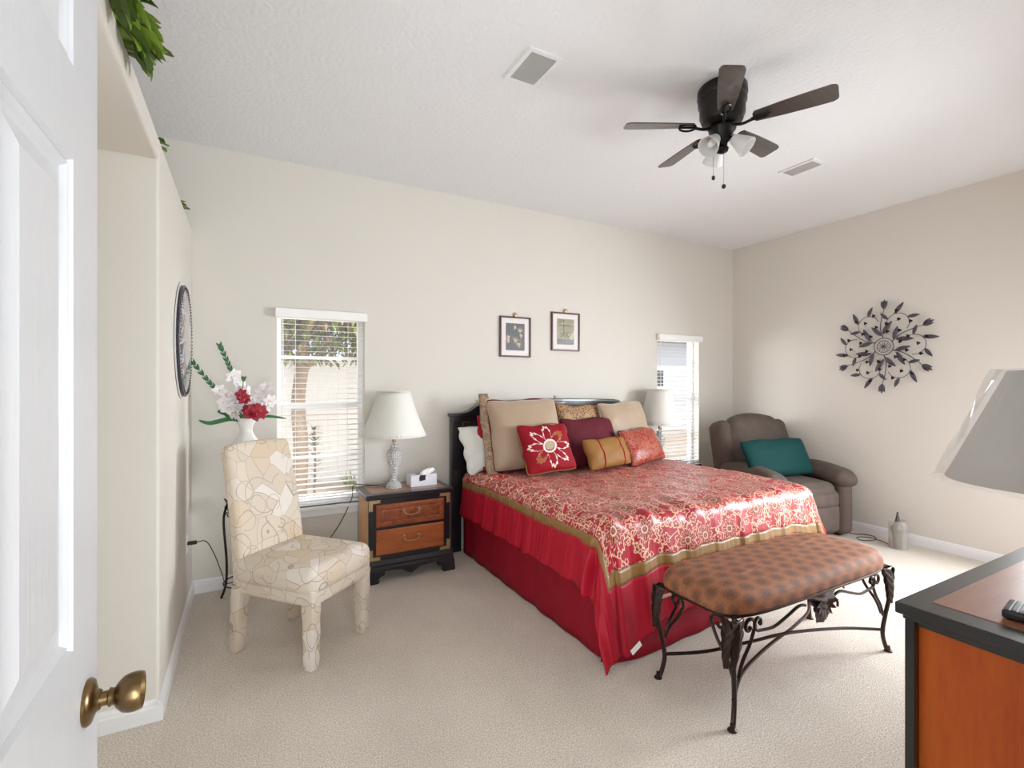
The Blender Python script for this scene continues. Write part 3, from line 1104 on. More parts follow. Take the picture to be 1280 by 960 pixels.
# ---- comforter: one sheet in three bands, wrapped over the mattress
r_ = .075
xi0, xi1, yi0 = BX0 + r_ - .01, BX1 - r_ + .01, BY0 + r_ - .01
ES, EF = .40, .58


def breaks(L, cuts, n):
    pts = sorted({0.0, L, *cuts})
    out = []
    for a, c in zip(pts, pts[1:]):
        k = max(1, int(round((c - a) / n)))
        out += [a + (c - a) * i / k for i in range(k)]
    return out + [L]


PA, PB = .118, .165      # side: pattern ends, band ends
FA, FB = .255, .315       # front
side = breaks(ES, [PA, PB], .014)
frn = breaks(EF, [FA, FB], .014)
Au = [xi0 - e for e in reversed(side)] + [xi0 + (xi1 - xi0) * i / 130 for i in range(1, 130)] + [xi1 + e for e in side]
Bv = [yi0 - e for e in reversed(frn)] + [yi0 + (BY1 - yi0) * i / 190 for i in range(1, 191)]


def sheet(a, bb):
    ea = xi0 - a if a < xi0 else (a - xi1 if a > xi1 else 0)
    sa = -1 if a < xi0 else 1
    eb = yi0 - bb if bb < yi0 else 0
    bx, by = min(max(a, xi0), xi1), max(bb, yi0)
    e = math.hypot(ea, eb)
    n0 = mn.noise(Vector((a * 2.6, bb * 2.6, .3)))
    n1 = mn.noise(Vector((a * 9, bb * 6, 1.7)))
    ed = min(a - xi0, xi1 - a, bb - yi0)
    # puckers run inwards from the quilted edge
    puck = math.exp(-max(0, ed) / .16) * mn.noise(Vector((bb * 19 if a - xi0 < bb - yi0 else a * 11, ed * 2, 4))) * .026
    puckc = math.exp(-((ed - .1) / .2) ** 2) * .010
    z = BT + .014 * n0 + .009 * n1 + .006 * mn.noise(Vector((a * 14, bb * 5, 8))) + puck * (1 if e < .09 else .3) + puckc
    edge_s = math.exp(-((max(0, min(a - xi0, xi1 - a)) / .16) ** 2))
    pl = mn.noise(Vector((bb * 34, a * 1.5, 6))) * mn.noise(Vector((bb * 5, 3, 6))) * .03 * edge_s
    edge_f = math.exp(-((max(0, bb - yi0) / .14) ** 2))
    pl += mn.noise(Vector((a * 24, bb * 1.5, 9))) * mn.noise(Vector((a * 4, 3, 9))) * .02 * edge_f
    z += pl * (1 if e < .03 else 0)
    if bb > 3.3:
        z -= .02 * (bb - 3.3) / .5
    if e <= 0:
        return Vector((a, bb, z))
    th = math.atan2(eb, ea)
    dx_, dy_ = sa * math.cos(th), -math.sin(th)
    q = r_ * PI / 2
    if e < q:
        ph = e / r_
        h, dz = r_ * math.sin(ph), r_ * (1 - math.cos(ph))
    else:
        dr = e - q
        cor = math.sin(2 * th) if (ea > 0 and eb > 0) else 0
        along = bb * 1.0 if ea > eb else a
        fold = .014 * math.sin(along * 31 + 2 * mn.noise(Vector((along * 4, 0, 0)))) * (.5 + .9 * mn.noise(Vector((along * 2.3, 2, 0))))
        near = 0
        if ea == 0:
            near = .05 * math.exp(-(min(abs(a - xi0), abs(a - xi1)) / .15))
        elif eb == 0:
            near = .05 * math.exp(-((bb - yi0) / .18))
        plr = mn.noise(Vector((along * 30, 1, 6))) * .010 * min(1, dr / .03)
        h = r_ + plr + dr * (.12 + near + (.16 * cor) + (.05 if eb > ea else 0)) + fold * min(1, dr / .15) * (1 - .3 * cor)
        # one deep fold where the side border swings round into the corner
        if ea > 0 and eb >= 0:
            tt = (th - .45) / .17
            h -= .05 * math.exp(-tt * tt) * min(1, dr / .2)
            h += .045 * math.exp(-((th - .12) / .12) ** 2) * min(1, dr / .2) * (1 if eb > 0 else 0)
        if ea > 0:
            gd = .26 * max(0, (th - .97) / (PI / 2 - .97)) + .05 * cor if eb > 0 else 0
        else:
            gd = .26 * math.exp(-((a - xi0) / .19) ** 2) + .16 * math.exp(-((xi1 - a) / .15) ** 2)
        if sa > 0 and ea > 0:
            gd *= .6
        dz = r_ + dr * (.985 + gd)
    zz = z - dz
    return Vector((bx + dx_ * h, by + dy_ * h, max(zz, .012)))


cf = thing('comforter', 'red floral comforter with an olive gold band and plain crimson border spread over the bed', 'comforter', (ox, 2.9, 0))


def region(a, bb):
    ea = max(xi0 - a, a - xi1, 0)
    eb = max(yi0 - bb, 0)
    if ea < PA and eb < FA:
        return 0
    if ea < PB and eb < FB:
        return 1
    return 2


bms = [MB(), MB(), MB()]
lays = [k.bm.loops.layers.uv.verify() for k in bms]
vc = [{}, {}, {}]
P_ = {}
for i in range(len(Au)):
    for j in range(len(Bv)):
        P_[i, j] = sheet(Au[i], Bv[j]) - Vector((ox, oy, 0))
for i in range(len(Au) - 1):
    for j in range(len(Bv) - 1):
        g = region((Au[i] + Au[i + 1]) / 2, (Bv[j] + Bv[j + 1]) / 2)
        vs_ = []
        for k in ((i, j), (i + 1, j), (i + 1, j + 1), (i, j + 1)):
            if k not in vc[g]:
                vc[g][k] = bms[g].bm.verts.new(P_[k])
            vs_.append(vc[g][k])
        f = bms[g].face(vs_)
        for lp, k in zip(f.loops, ((i, j), (i + 1, j), (i + 1, j + 1), (i, j + 1))):
            lp[lays[g]].uv = (Au[k[0]], Bv[k[1]])
for g, (nm_, mt) in enumerate((('patterned_panel', 'floral'), ('gold_band', 'goldband'), ('plain_border', 'redcloth'))):
    o = bms[g].build(nm_, M[mt], cf, angle=False, fix=False)
    md = o.modifiers.new('solid', 'SOLIDIFY')
    md.thickness = .012
    md.offset = -1
tp = Vector((1.60, 1.865, .115))
MB().prism([(-.035, 0), (.035, 0), (.035, -.03), (-.035, -.03)], -.001, .001, Matrix.Translation(tp - Vector((ox, oy, 0)) + Vector((.10, -.02, -.0))) @ Matrix.Rotation(R(-30), 4, 'Y')).build('care_tag', M['tissue'], cf, smooth=False)


# ---- pillows
def pillow_pt(u, v, s, w, h, t, p=2.4, pin=.06, seed=0.0, crumple=1.0):
    cu, cv = abs(u), abs(v)
    k = (max(0, 1 - cu ** p) * max(0, 1 - cv ** p)) ** .42
    x = w / 2 * u * (1 - pin * (1 - cv * cv) * 0 - pin * (1 - v * v) * cu)
    z = h / 2 * v * (1 - pin * (1 - u * u) * cv)
    y = s * t / 2 * k
    if k > .01:
        y += .008 * mn.noise(Vector((u * 2.2 + seed, v * 2.2, s * 3 + seed))) * min(1, k * 2)
        y += .004 * crumple * mn.noise(Vector((u * 6 + seed, v * 6, s))) * min(1, k * 2)
    cf_ = 1 - .065 * (cu * cv) ** 5
    x *= cf_
    z *= cf_
    z += (.018 * mn.noise(Vector((u * 1.7, seed * 3.1, 0))) - .02 * u * u * u * .5) * (.5 + .5 * v)
    x += .012 * mn.noise(Vector((v * 1.9, seed * 1.7, 4)))
    if crumple > 1:
        x += .012 * crumple * .4 * mn.noise(Vector((u * 3, v * 3, seed)))
        z += .012 * crumple * .5 * mn.noise(Vector((u * 3, v * 3, seed + 5)))
    return Vector((x, y, z))


def pillow(name, label, loc, w, h, t, lean, yaw, roll, m, back=None, pin=.06, piping=None, seed=0.0, flange=None, crumple=1.0, group=None, uvs=None, stripes=None, fringe=False, cat='pillow'):
    e = thing(name, label, cat, loc, 0, group)
    e.rotation_euler = Matrix.Rotation(R(yaw), 4, 'Z').to_3x3().to_4x4().to_euler() if False else (0, 0, 0)
    mt = Matrix.Rotation(R(yaw), 4, 'Z') @ Matrix.Rotation(R(-lean), 4, 'X') @ Matrix.Rotation(R(roll), 4, 'Y')
    n = 26
    tick = [math.sin(PI / 2 * (2 * i / n - 1)) for i in range(n + 1)]
    uf = uvs or (lambda u, v: (u * w / 2, v * h / 2))
    for s, nm_, mm in ((-1, 'front_panel', m), (1, 'back_panel', back or m)):
        b = MB()
        b.grid(lambda u, v: mt @ pillow_pt(u, v, s, w, h, t, pin=pin, seed=seed, crumple=crumple), tick, tick, flip=(s > 0), uv=uf)
        b.build(nm_, mm, e, angle=False, fix=False)
    per = [(-1, k) for k in tick] + [(k, 1) for k in tick[1:]] + [(1, -k) for k in tick[1:]] + [(-k, -1) for k in tick[1:-1]]
    ring = [mt @ pillow_pt(u, v, 0, w, h, t, pin=pin) for u, v in per]
    if piping:
        b = MB()
        b.tube(ring, .0055, 6, closed=True)
        b.build('piping', M[piping], e)
    if flange:
        fm, fw = flange[:2]
        b = MB()
        lay = b.bm.loops.layers.uv.verify()
        rows = []
        for kk in range(5):
            row = []
            for (u, v) in per:
                q = pillow_pt(u, v, 0, w, h, t, pin=pin)
                o = Vector((math.copysign(1, u) if abs(u) > .999 else 0, 0, math.copysign(1, v) if abs(v) > .999 else 0))
                if o.length > 1:
                    o = o * 1.0
                y = .018 * mn.noise(Vector((u * 4 + seed, v * 4, kk * .3))) * kk / 4 + .35 * fw * (kk / 4) ** 2
                row.append(b.bm.verts.new(mt @ (q + o * fw * kk / 4 + Vector((0, y, 0)))))
            rows.append(row)
        nn = len(per)
        for kk in range(4):
            for k in range(nn):
                if len(flange) > 2 and not all(per[q_][0] < -.9 for q_ in (k, (k + 1) % nn)):
                    continue
                f = b.face([rows[kk][k], rows[kk][(k + 1) % nn], rows[kk + 1][(k + 1) % nn], rows[kk + 1][k]])
                for lp in f.loops:
                    lp[lay].uv = (lp.vert.co.x, lp.vert.co.z)
        bmesh.ops.delete(b.bm, geom=[v for v in b.bm.verts if not v.link_faces], context='VERTS')
        b.build('flange', M[fm], e, solid=.006, solid_off=0)
    if stripes:
        for su in stripes[1]:
            b = MB()
            b.tube([mt @ (pillow_pt(su, v, -1, w, h, t, pin=pin, seed=seed) + Vector((0, -.001, 0))) for v in tick], .0055, 6)
            b.build('trim_ribbon', M[stripes[0]], e)
    if fringe:
        rr = random.Random(2)
        for cu, cv in ((-1, 1), (1, 1)):
            b = MB()
            c = mt @ Vector((cu * (w / 2 + (.055 if cu < 0 else .0)), .02, cv * (h / 2 + .0)))
            for i in range(16):
                d = Vector((rr.uniform(-.7, .7) + cu * .4, rr.uniform(-.5, .5), rr.uniform(-.6, .7)))
                b.leaf(c, c + d * .035, .014, n=2)
            b.build('corner_tassel', M[flange[0]], e, smooth=False, fix=False)
    return e


G = None
pillow('bed_pillow', 'white sleeping pillow slumped at the near end of the headboard', (1.86, 3.69, .90), .64, .42, .18, 28, -12, -8, M['white'], seed=1, pin=.1, crumple=4.5)
pillow('pillow_sham', 'red sham with wide flange squeezed between white pillow and tan cushion', (1.99, 3.63, .93), .54, .38, .12, 20, -4, 0, M['redcloth'], flange=('redcloth', .05), seed=2)
pillow('euro_cushion', 'large plain tan cushion with brown paisley flange, nearest the lamp with tissue box', (2.03, 3.50, 1.01), .64, .60, .20, 16, -8, -2, M['tan'], back=M['paisley'], flange=('paisley', .065, 1), piping='maroon', seed=3, fringe=True)
pillow('euro_cushion', 'tan cushion with flowered top band behind the maroon pillow', (2.72, 3.62, .99), .62, .53, .16, 12, 2, 0, M['shamtop'], piping='maroon', seed=4, uvs=lambda u, v: (u, v), pin=.12)
pillow('euro_cushion', 'plain greyish tan cushion at the recliner side of the bed', (3.15, 3.54, .985), .60, .56, .18, 17, 6, -4, M['tan'], piping='tan', seed=5, fringe=False)
pillow('throw_pillow', 'plain maroon pillow behind the gold striped bolster', (2.65, 3.43, .92), .57, .43, .13, 22, 0, -2, M['maroon'], piping='maroon', seed=6, group=None)
pillow('throw_pillow', 'crimson pillow embroidered with one large white and brown flower', (2.10, 3.29, .91), .45, .41, .14, 25, -6, -4, M['emblem'], piping='goldcloth', seed=7, uvs=lambda u, v: (u * .86, v * .86 + .02), pin=.07)
pillow('throw_pillow', 'red floral patterned pillow with dark edge leaning on the greyish cushion', (3.13, 3.31, .865), .50, .33, .14, 28, 8, -4, M['floralpillow'], back=M['maroon'], piping='maroon', seed=8)
pillow('bolster_pillow', 'small oblong gold pillow with two red ribbon stripes', (2.66, 3.22, .845), .48, .26, .13, 25, 4, -3, M['goldcloth'], seed=9, stripes=('redcloth', (-.42, .55)), pin=.05)


# ================================================================== NIGHTSTANDS
def nightstand():
    t = thing('nightstand', 'black nightstand with two cherry drawers on the near side of the bed', 'nightstand', (1.0625, 3.70, 0))
    w, d, h = .305, .18, .63
    b = MB()
    b.box(-w, w, -d, d, .10, h - .035)
    b.build('cabinet_body', M['black'], t, smooth=False, bevel=.004)
    MB().box(-w - .002, -w, -d + .03, d - .02, .14, h - .05).build('side_panel', M['sidewood'], t, smooth=False)
    MB().box(w, w + .002, -d + .03, d - .02, .14, h - .05).build('side_panel', M['sidewood'], t, smooth=False)
    b = MB().box(-w - .022, w + .022, -d - .022, d, h - .035, h)
    b.build('top', M['black'], t, smooth=False, bevel=.006)
    MB().box(-w + .03, w - .03, -d + .04, d - .03, h, h + .0015).build('top_inlay', M['topwood'], t, smooth=False)
    # base moulding and bracket feet
    b = MB()
    prof = [(-d - .004, .155), (-d - .022, .13), (-d - .018, .115), (-d - .026, .10), (-d - .026, .085), (-d, .085), (-d, .155)]
    b.prism(prof, -w - .022, w + .022, axis='x')
    b.build('base_moulding', M['black'], t, smooth=False)
    for sx in (-1, 1):
        for sy in (-1, 1):
            b = MB()
            if sy < 0:
                pf = [(0, .086), (.13, .086), (.125, .055), (.10, .05), (.085, .03), (.09, .015), (.08, 0), (-.01, 0), (-.016, .015), (-.012, .035), (-.004, .05)]
                poly = [(sx * (w + .02) - sx * a, z) for a, z in pf]
                b.prism(poly, -d - .028, -d + .0)
                poly = [(-d - .024 + a * .7, z) for a, z in pf]
                b.prism(poly, sx * (w + .018) - .012, sx * (w + .018) + .012, axis='x')
            else:
                b.box(sx * w - .03, sx * w + .03, d - .06, d, 0, .1)
            b.build('foot', M['black'], t, smooth=False, bevel=.003)
    b = MB()
    b.prism([(-w + .1, .087), (w - .1, .087), (.07, .075), (.03, .05), (0, .035), (-.03, .05), (-.07, .075)], -d - .02, -d - .005)
    b.build('apron', M['black'], t, smooth=False)
    for (z0, z1, mk) in ((.395, .555, 'burl'), (.195, .375, 'drawer')):
        b = MB()
        x0 = .255
        rr = []
        for ins, y in ((0, 0), (0, -.008), (.012, -.014), (.03, -.014), (.036, -.009), (.05, -.012)) if mk == 'burl' else ((0, 0), (0, -.008), (.012, -.014)):
            rr.append([b.bm.verts.new((x, -d + y, z)) for x, z in ((-x0 + ins, z0 + ins), (x0 - ins, z0 + ins), (x0 - ins, z1 - ins), (-x0 + ins, z1 - ins))])
        for A, B in zip(rr, rr[1:]):
            for k in range(4):
                b.face([A[k], A[(k + 1) % 4], B[(k + 1) % 4], B[k]])
        b.face(rr[-1])
        dr = b.build('drawer', M[mk], t, smooth=False)
        zc = (z0 + z1) / 2 + .012
        b = MB()
        pts = [(-.055, -d - .014, zc + .012), (-.058, -d - .03, zc + .01), (-.05, -d - .038, zc - .006), (-.025, -d - .04, zc - .016), (0, -d - .04, zc - .018), (.025, -d - .04, zc - .016), (.05, -d - .038, zc - .006), (.058, -d - .03, zc + .01), (.055, -d - .014, zc + .012)]
        b.tube(spline(pts, 5), .0038, 8)
        for sx in (-1, 1):
            b.ball((sx * .055, -d - .015, zc + .012), .010, 10, (1, .5, 1))
            b.ball((sx * .066, -d - .03, zc + .016), .006, 8)
        b.build('handle', M['oldbrass'], dr)
    for sx in (-1, 1):
        for zt, sz in ((h - .04, -1), (.16, 1)):
            X = sx * w
            b = MB()
            b.prism([(X, zt), (X - sx * .085, zt), (X - sx * .075, zt + sz * .012), (X - sx * .085, zt + sz * .022), (X - sx * .028, zt + sz * .024), (X - sx * .026, zt + sz * .08), (X - sx * .014, zt + sz * .072), (X, zt + sz * .08)], -d - .004, -d - .0005)
            b.build('corner_bracket', M['oldbrass'], t, smooth=False)
    return t


ns = nightstand()
ns2 = copy_tree(ns)
ns2.location = (3.90, 3.72, 0)
ns2.scale = (.85, .9, .93)
tag(ns2, 'black nightstand hidden on the recliner side of the bed, under the right window', 'nightstand')


# ================================================================== LAMPS
def table_lamp():
    t = thing('table_lamp', 'crystal table lamp with white pleated shade beside the tissue box', 'lamp', (.985, 3.70, .6315))
    b = MB().lathe([(.062, 0), (.064, .008), (.058, .016), (.060, .02), (.052, .034), (.044, .045)], 8)
    b.build('base', M['crystal'], t, smooth=False)
    pr = [(.030, .045), (.024, .06), (.019, .075), (.022, .09), (.03, .10), (.026, .11), (.029, .13), (.040, .165), (.049, .205), (.054, .245), (.055, .265), (.046, .285), (.030, .296), (.024, .305), (.027, .316), (.026, .326)]
    b = MB().lathe(pr, 24, mod=lambda a, z: 1 + .05 * math.cos(8 * a + z * 40))
    b.build('stem', M['crystal'], t, smooth=False)
    b = MB().tube([(0, 0, .32), (0, 0, .40)], .007, 10)
    b.lathe([(.014, .345), (.015, .35), (.015, .395), (.012, .40)], 14)
    b.build('socket', M['oldbrass'], t)
    hp = spline([(0, 0, .35), (.05, 0, .42), (.055, 0, .55), (.02, 0, .66), (0, 0, .68), (-.02, 0, .66), (-.055, 0, .55), (-.05, 0, .42), (0, 0, .35)], 5)
    MB().tube(hp, .002, 5).build('harp', M['oldbrass'], t)
    nP = 56
    zb, zt = .395, .735
    b = MB()

    def shf(u, v):
        a = 2 * PI * u
        k = int(round(u * nP * 2)) % 2
        rr = .235 + (.118 - .235) * v - .022 * math.sin(PI * v) * .45
        rr += (-.008 if k else .008) * (1 - .3 * v)
        return Vector((rr * math.cos(a), rr * math.sin(a), zb + (zt - zb) * v))
    b.grid(shf, nP * 2, 8, cu=True)
    b.build('lamp_shade', M['shade'], t, solid=.0015, angle=False)
    for rr, z in ((.237, zb), (.119, zt)):
        b = MB()
        b.tube([(rr * math.cos(2 * PI * k / 48), rr * math.sin(2 * PI * k / 48), z) for k in range(48)], .003, 6, closed=True)
        b.build('shade_rim', M['shade'], t)
    b = MB()
    for k in range(3):
        a = 2 * PI * k / 3
        b.tube([(0, 0, .68), (.118 * math.cos(a), .118 * math.sin(a), zt - .005)], .0016, 5)
    b.lathe([(.0001, .70), (.006, .702), (.007, .71), (.0001, .722)], 10)
    b.tube([(0, 0, .675), (0, 0, .702)], .003, 6)
    b.build('finial', M['oldbrass'], t)
    return t


la = table_lamp()
# cord of this lamp, hanging behind the nightstand towards the corner
MB().tube(spline([(-.05, .04, .006), (-.18, .16, .008), (-.262, .20, .004), (-.275, .205, -.1), (-.36, .212, -.28), (-.47, .214, -.43), (-.6, .19, -.57), (-.75, .12, -.624)], 6), .003, 6).build('power_cord', M['cord'], la)
lb = copy_tree(la)
for ch in list(lb.children):
    if ch.name.startswith('power_cord'):
        bpy.data.objects.remove(ch)
lb.location = (3.76, 3.72, .588)
lb.scale = (.94, .94, 1.06)
tag(lb, 'table lamp with pleated shade in front of the window behind the bed and recliner', 'lamp')

# tissue box
t = thing('tissue_box', 'grey and white marbled tissue box on the nightstand next to the lamp', 'tissue box', (1.20, 3.69, .6315), R(2))
tm = mat('pale_marbled_card', '#D8DADF', .5, var=.1, vscale=22)
b = MB().box(-.105, .105, -.055, .055, 0, .088)
b.build('box', tm, t, smooth=False, bevel=.003)
b = MB()
b.prism([(-.038, .042), (.01, .046), (.012, .086), (-.03, .087), (-.04, .07)], -.0565, -.0552)
b.prism([(-.05, -.02), (.05, -.02), (.05, .02), (-.05, .02)], .0882, .0888, axis='z')
b.build('opening', M['screen'], t, smooth=False)
b = MB()


def tis(u, v):
    a = 2 * PI * u
    rr = .016 + .030 * math.sin(PI * min(1, v * 1.05)) + .007 * math.sin(5 * a + v * 4)
    p = Vector((rr * math.cos(a) * 1.1, rr * math.sin(a) * .5 - .012, 0))
    return p + Vector((.01 + .05 * v, -.02, .078 + .075 * v - .02 * v * v))


b.grid(tis, 30, 10, cu=True)
b.build('tissue', M['tissue'], t, angle=False)

# ================================================================== PARSONS CHAIR
ch = thing('dining_chair', 'fully upholstered high-backed chair in cream sketch-print fabric', 'chair', (.2785, 2.921, 0), R(41.4))
b = MB()
b.rbox((0, -.012, .435), (.482, .53, .145), .05, n=8, puff=.010)
b.build('seat', M['chair'], ch, angle=False)


def backbend(o):
    return o


bm_ = Matrix.Translation((0, .235, .34)) @ Matrix.Rotation(R(-9), 4, 'X')
b = MB()


def taper(o):
    k = (o.z + .375) / .75
    return Vector((o.x * (1 - .05 * k), o.y * (1 - .25 * k) - .02 * math.sin(PI * k), o.z + .010 * math.cos(o.x * 6) * (1 if k > .9 else 0)))


b.rbox((0, 0, .375), (.45, .088, .75), .028, n=8, puff=.006, bend=taper, mtx=bm_)
b.build('backrest', M['chair'], ch, angle=False)
b = MB()
b.rbox((0, -.01, .362), (.468, .518, .095), .022, n=6)
b.build('seat_rail', M['chair'], ch, angle=False)
for sx in (-1, 1):
    for sy in (-1, 1):
        b = MB()
        x, y = sx * .200, -.232 if sy < 0 else .235
        top = Vector((x, y, .36))
        bot = Vector((x, y + (.035 if sy > 0 else 0), 0.002))

        def lg(u, v):
            q = [(-1, -1), (1, -1), (1, 1), (-1, 1)]
            k = u * 4
            i = int(k) % 4
            fr = k - int(k)
            a, c = q[i], q[(i + 1) % 4]
            px, py = a[0] + (c[0] - a[0]) * fr, a[1] + (c[1] - a[1]) * fr
            m_ = max(1.0, math.hypot(px, py) / 1.27)
            hw_ = .036 - .007 * (1 - v) + .0015 * math.sin(v * 19 + sx)
            p = bot.lerp(top, v)
            return p + Vector((px / m_ * hw_, py / m_ * hw_, 0))
        b.grid(lg, 16, 10, cu=True)
        bot_ring = [v for v in b.bm.verts if v.co.z < .004]
        bot_ring.sort(key=lambda v: math.atan2(v.co.y - bot.y, v.co.x - bot.x))
        b.face(bot_ring)
        b.build('leg', M['chair'], ch, angle=60)

# ================================================================== BENCH
bn = thing('bench', 'long terracotta padded bench on scrolled iron legs at the foot of the bed', 'bench', (2.37, 1.53, 0))
BL, BWd = .645, .235        # half sizes of the pad


def se(a, n=4.5):
    c, s = math.cos(a), math.sin(a)
    return math.copysign(abs(c) ** (2 / n), c), math.copysign(abs(s) ** (2 / n), s)


b = MB()
us = 72
pr = [(1.0, .462), (1.008, .475), (1.0, .497), (.975, .517), (.92, .533), (.8, .543), (.6, .55), (.35, .554), (.0001, .555)]
lay = b.bm.loops.layers.uv.verify()
rings = []
for k, (rr, z) in enumerate(pr):
    ring = []
    for i in range(us):
        x, y = se(2 * PI * i / us, 5.5)
        inset = (1 - rr) * .235
        ring.append(b.bm.verts.new((x * (BL - inset if rr > .3 else BL * rr * 1.6), y * (BWd - inset if rr > .3 else BWd * rr), z + .003 * mn.noise(Vector((x * 4, y * 3, 0))))))
    rings.append(ring)
for A, B in zip(rings, rings[1:]):
    for i in range(us):
        b.face([A[i], A[(i + 1) % us], B[(i + 1) % us], B[i]])
b.face(list(reversed(rings[0])))
for f in b.bm.faces:
    for lp in f.loops:
        c = lp.vert.co
        dn = max(0, .535 - c.z) * .9
        lp[lay].uv = (c.x + 1 + math.copysign(abs(c.x / BL) ** 8, c.x) * dn, c.y + 1 + math.copysign(abs(c.y / BWd) ** 4, c.y) * dn)
b.build('seat_pad', M['bench'], bn, angle=False)
b = MB()
b.tube([Vector((se(2 * PI * i / 64, 5.5)[0] * (BL - .006), se(2 * PI * i / 64, 5.5)[1] * (BWd - .006), .456)) for i in range(64)], .008, 6, closed=True)
b.box(-BL + .03, BL - .03, -BWd + .03, BWd - .03, .452, .462)
b.build('seat_frame', M['iron'], bn)


def acanthus(b, base, w, h, ux, uz, un, tip=0.25):
    """embossed leaf plate: base point at the top centre, width along ux, running down along -uz, relief along un"""
    ux, uz, un = Vector(ux), Vector(uz), Vector(un)

    def f(u, v):
        x = (u - .5) * 2
        ww = w * (1 - v * (1 - tip)) * (1 + .08 * math.sin(v * 26))
        rel = .010 * (1 - abs(x)) + .006 * abs(math.sin(v * 14 + abs(x) * 3)) + .010 * math.sin(PI * v)
        return Vector(base) + ux * x * ww / 2 - uz * h * v + un * rel
    b.grid(f, 14, 22)


for sx in (-1, 1):
    for sy in (-1, 1):
        b = MB()
        X, Y = sx * .595, sy * .20
        out = Vector((sx, sy, 0)).normalized()
        fx, fy_ = sx * .625, sy * .205
        dgx = Vector((1, 0, 0)) * sx
        # the leg itself: an S that bows out at the knee and tapers to a small foot
        pts = spline([(X * 1.01, Y, .45), (X * 1.05, Y * 1.04, .38), (X * 1.055, Y * 1.05, .30), (X * 1.02, Y, .20), (X * 1.0, Y * .96, .10), (X * 1.03, Y * 1.0, .02), (fx, fy_, .006)], 6)
        b.tube(pts, [.012] * 12 + [.0105] * (len(pts) - 12), 8)
        b.lathe([(.0001, 0), (.019, .001), (.019, .006), (.010, .014), (.008, .03)], 14, c=(fx, fy_, 0))
        lg_ = b.build('leg', M['iron'], bn)
        b = MB()
        acanthus(b, (X * 1.01 + sx * .004, Y * 1.0 + sy * .006, .452), .088, .19, (1, 0, 0), (-sx * .12, 0, 1), Vector((0, sy, 0)), .3)
        b.build('leaf_plate', M['iron'], lg_, solid=.006, solid_off=0)
        b = MB()
        acanthus(b, (X * 1.05, Y * .98, .452), .07, .19, (0, 1, 0), (-sx * .12, 0, 1), Vector((sx, 0, 0)), .3)
        b.build('leaf_plate', M['iron'], lg_, solid=.006, solid_off=0)
        # C scrolls either side
        for dirv, s_ in ((Vector((-sx, 0, 0)), 1), (Vector((0, -sy, 0)), 1)):
            b = MB()
            o = Vector((X, Y, 0)) + dirv * .015
            body = [o + dirv * .0 + Vector((0, 0, .20)), o + dirv * .025 + Vector((0, 0, .26)), o + dirv * .075 + Vector((0, 0, .325)), o + dirv * .105 + Vector((0, 0, .385))]
            sc = spiral(o + dirv * .068 + Vector((0, 0, .396)), .042, .009, -.25, 1.55 * PI * 1.15, (dirv, Vector((0, 0, 1))), 20)
            b.tube(spline(body, 5)[:-1] + sc, .0072, 8)
            b.ball(sc[-1], .009, 8)
            b.build('scroll', M['iron'], lg_)
# two long curved stretchers cross under the middle, leg to opposite leg
for sy in (-1, 1):
    b = MB()
    b.tube(spline([(-.605, sy * .195, .115), (-.42, sy * .10, .125), (-.18, sy * .035, .135 + .006 * sy), (0, 0, .14 + .008 * sy), (.18, -sy * .035, .135 + .006 * sy), (.42, -sy * .10, .125), (.605, -sy * .195, .115)], 7), .008, 8)
    b.build('stretcher', M['iron'], bn)
# apron scrolls and centre ornament, front and back
for sy in (-1, 1):
    y = sy * .205
    b = MB()
    acanthus(b, (0, y, .452), .23, .145, (1, 0, 0), (0, 0, 1), Vector((0, sy, 0)), .35)
    for k in range(7):
        a = PI * (k + .5) / 7
        c = Vector((0, y + sy * .016, .40))
        b.leaf(c, c + Vector((math.cos(a) * .09, sy * .010, -math.sin(a) * .085 + .02)), .028, up=(0, sy, 0), n=4, curl=-.1)
    b.tube(spline([(.06, y, .42), (.10, y + sy * .01, .40), (.115, y + sy * .015, .375), (.105, y + sy * .02, .36)], 4), .006, 6)
    b.build('medallion', M['iron'], bn)
    for sx in (-1, 1):
        b = MB()
        s1 = spiral((sx * .455, y, .405), .036, .010, 1.5 * PI, -.15 * PI, ((-sx, 0, 0), (0, 0, 1)), 18)
        s2 = [Vector((sx * .12, y, .405)), Vector((sx * .17, y, .412)), Vector((sx * .26, y, .385)), Vector((sx * .35, y, .362)), Vector((sx * .42, y, .366))]
        ln = spline(s2, 6) + list(s1)[1:]
        b.tube(ln, .0068, 7)
        b.ball(s1[-1], .010, 8)
        b.build('apron_scroll', M['iron'], bn)

# ================================================================== RECLINER
rc = thing('recliner', 'brown suede recliner with padded arms in the back corner', 'recliner', (4.60, 2.98, 0), R(-12))
# local: x to the sitter's left..right, front = -y
b = MB()
b.rbox((0, 0, .23), (.60, .72, .34), .05, n=6)
b.box(-.44, .44, -.30, .36, .02, .12)
b.build('base_frame', M['suede'], rc, angle=False)
b = MB()
b.rbox((0, -.06, .425), (.56, .70, .17), .065, n=8, puff=.03)
b.rbox((0, -.385, .36), (.56, .12, .17), .055, n=8, puff=.02)
b.build('seat_cushion', M['suede'], rc, angle=False)
b = MB()
b.rbox((0, -.40, .19), (.56, .09, .26), .04, n=8, puff=.012)
b.build('footrest', M['suede'], rc, angle=False)
lean = Matrix.Translation((0, .26, .42)) @ Matrix.Rotation(R(-17), 4, 'X')


def backshape(o):
    k = (o.z + .34) / .68
    return Vector((o.x * (.90 + .14 * math.sin(PI * min(1, k * .9))), o.y + (-.03 * math.sin(PI * k * 1.0) if o.y < 0 else 0), o.z - .035 * (abs(o.x) / .32) ** 2 * (1 if k > .6 else 0)))


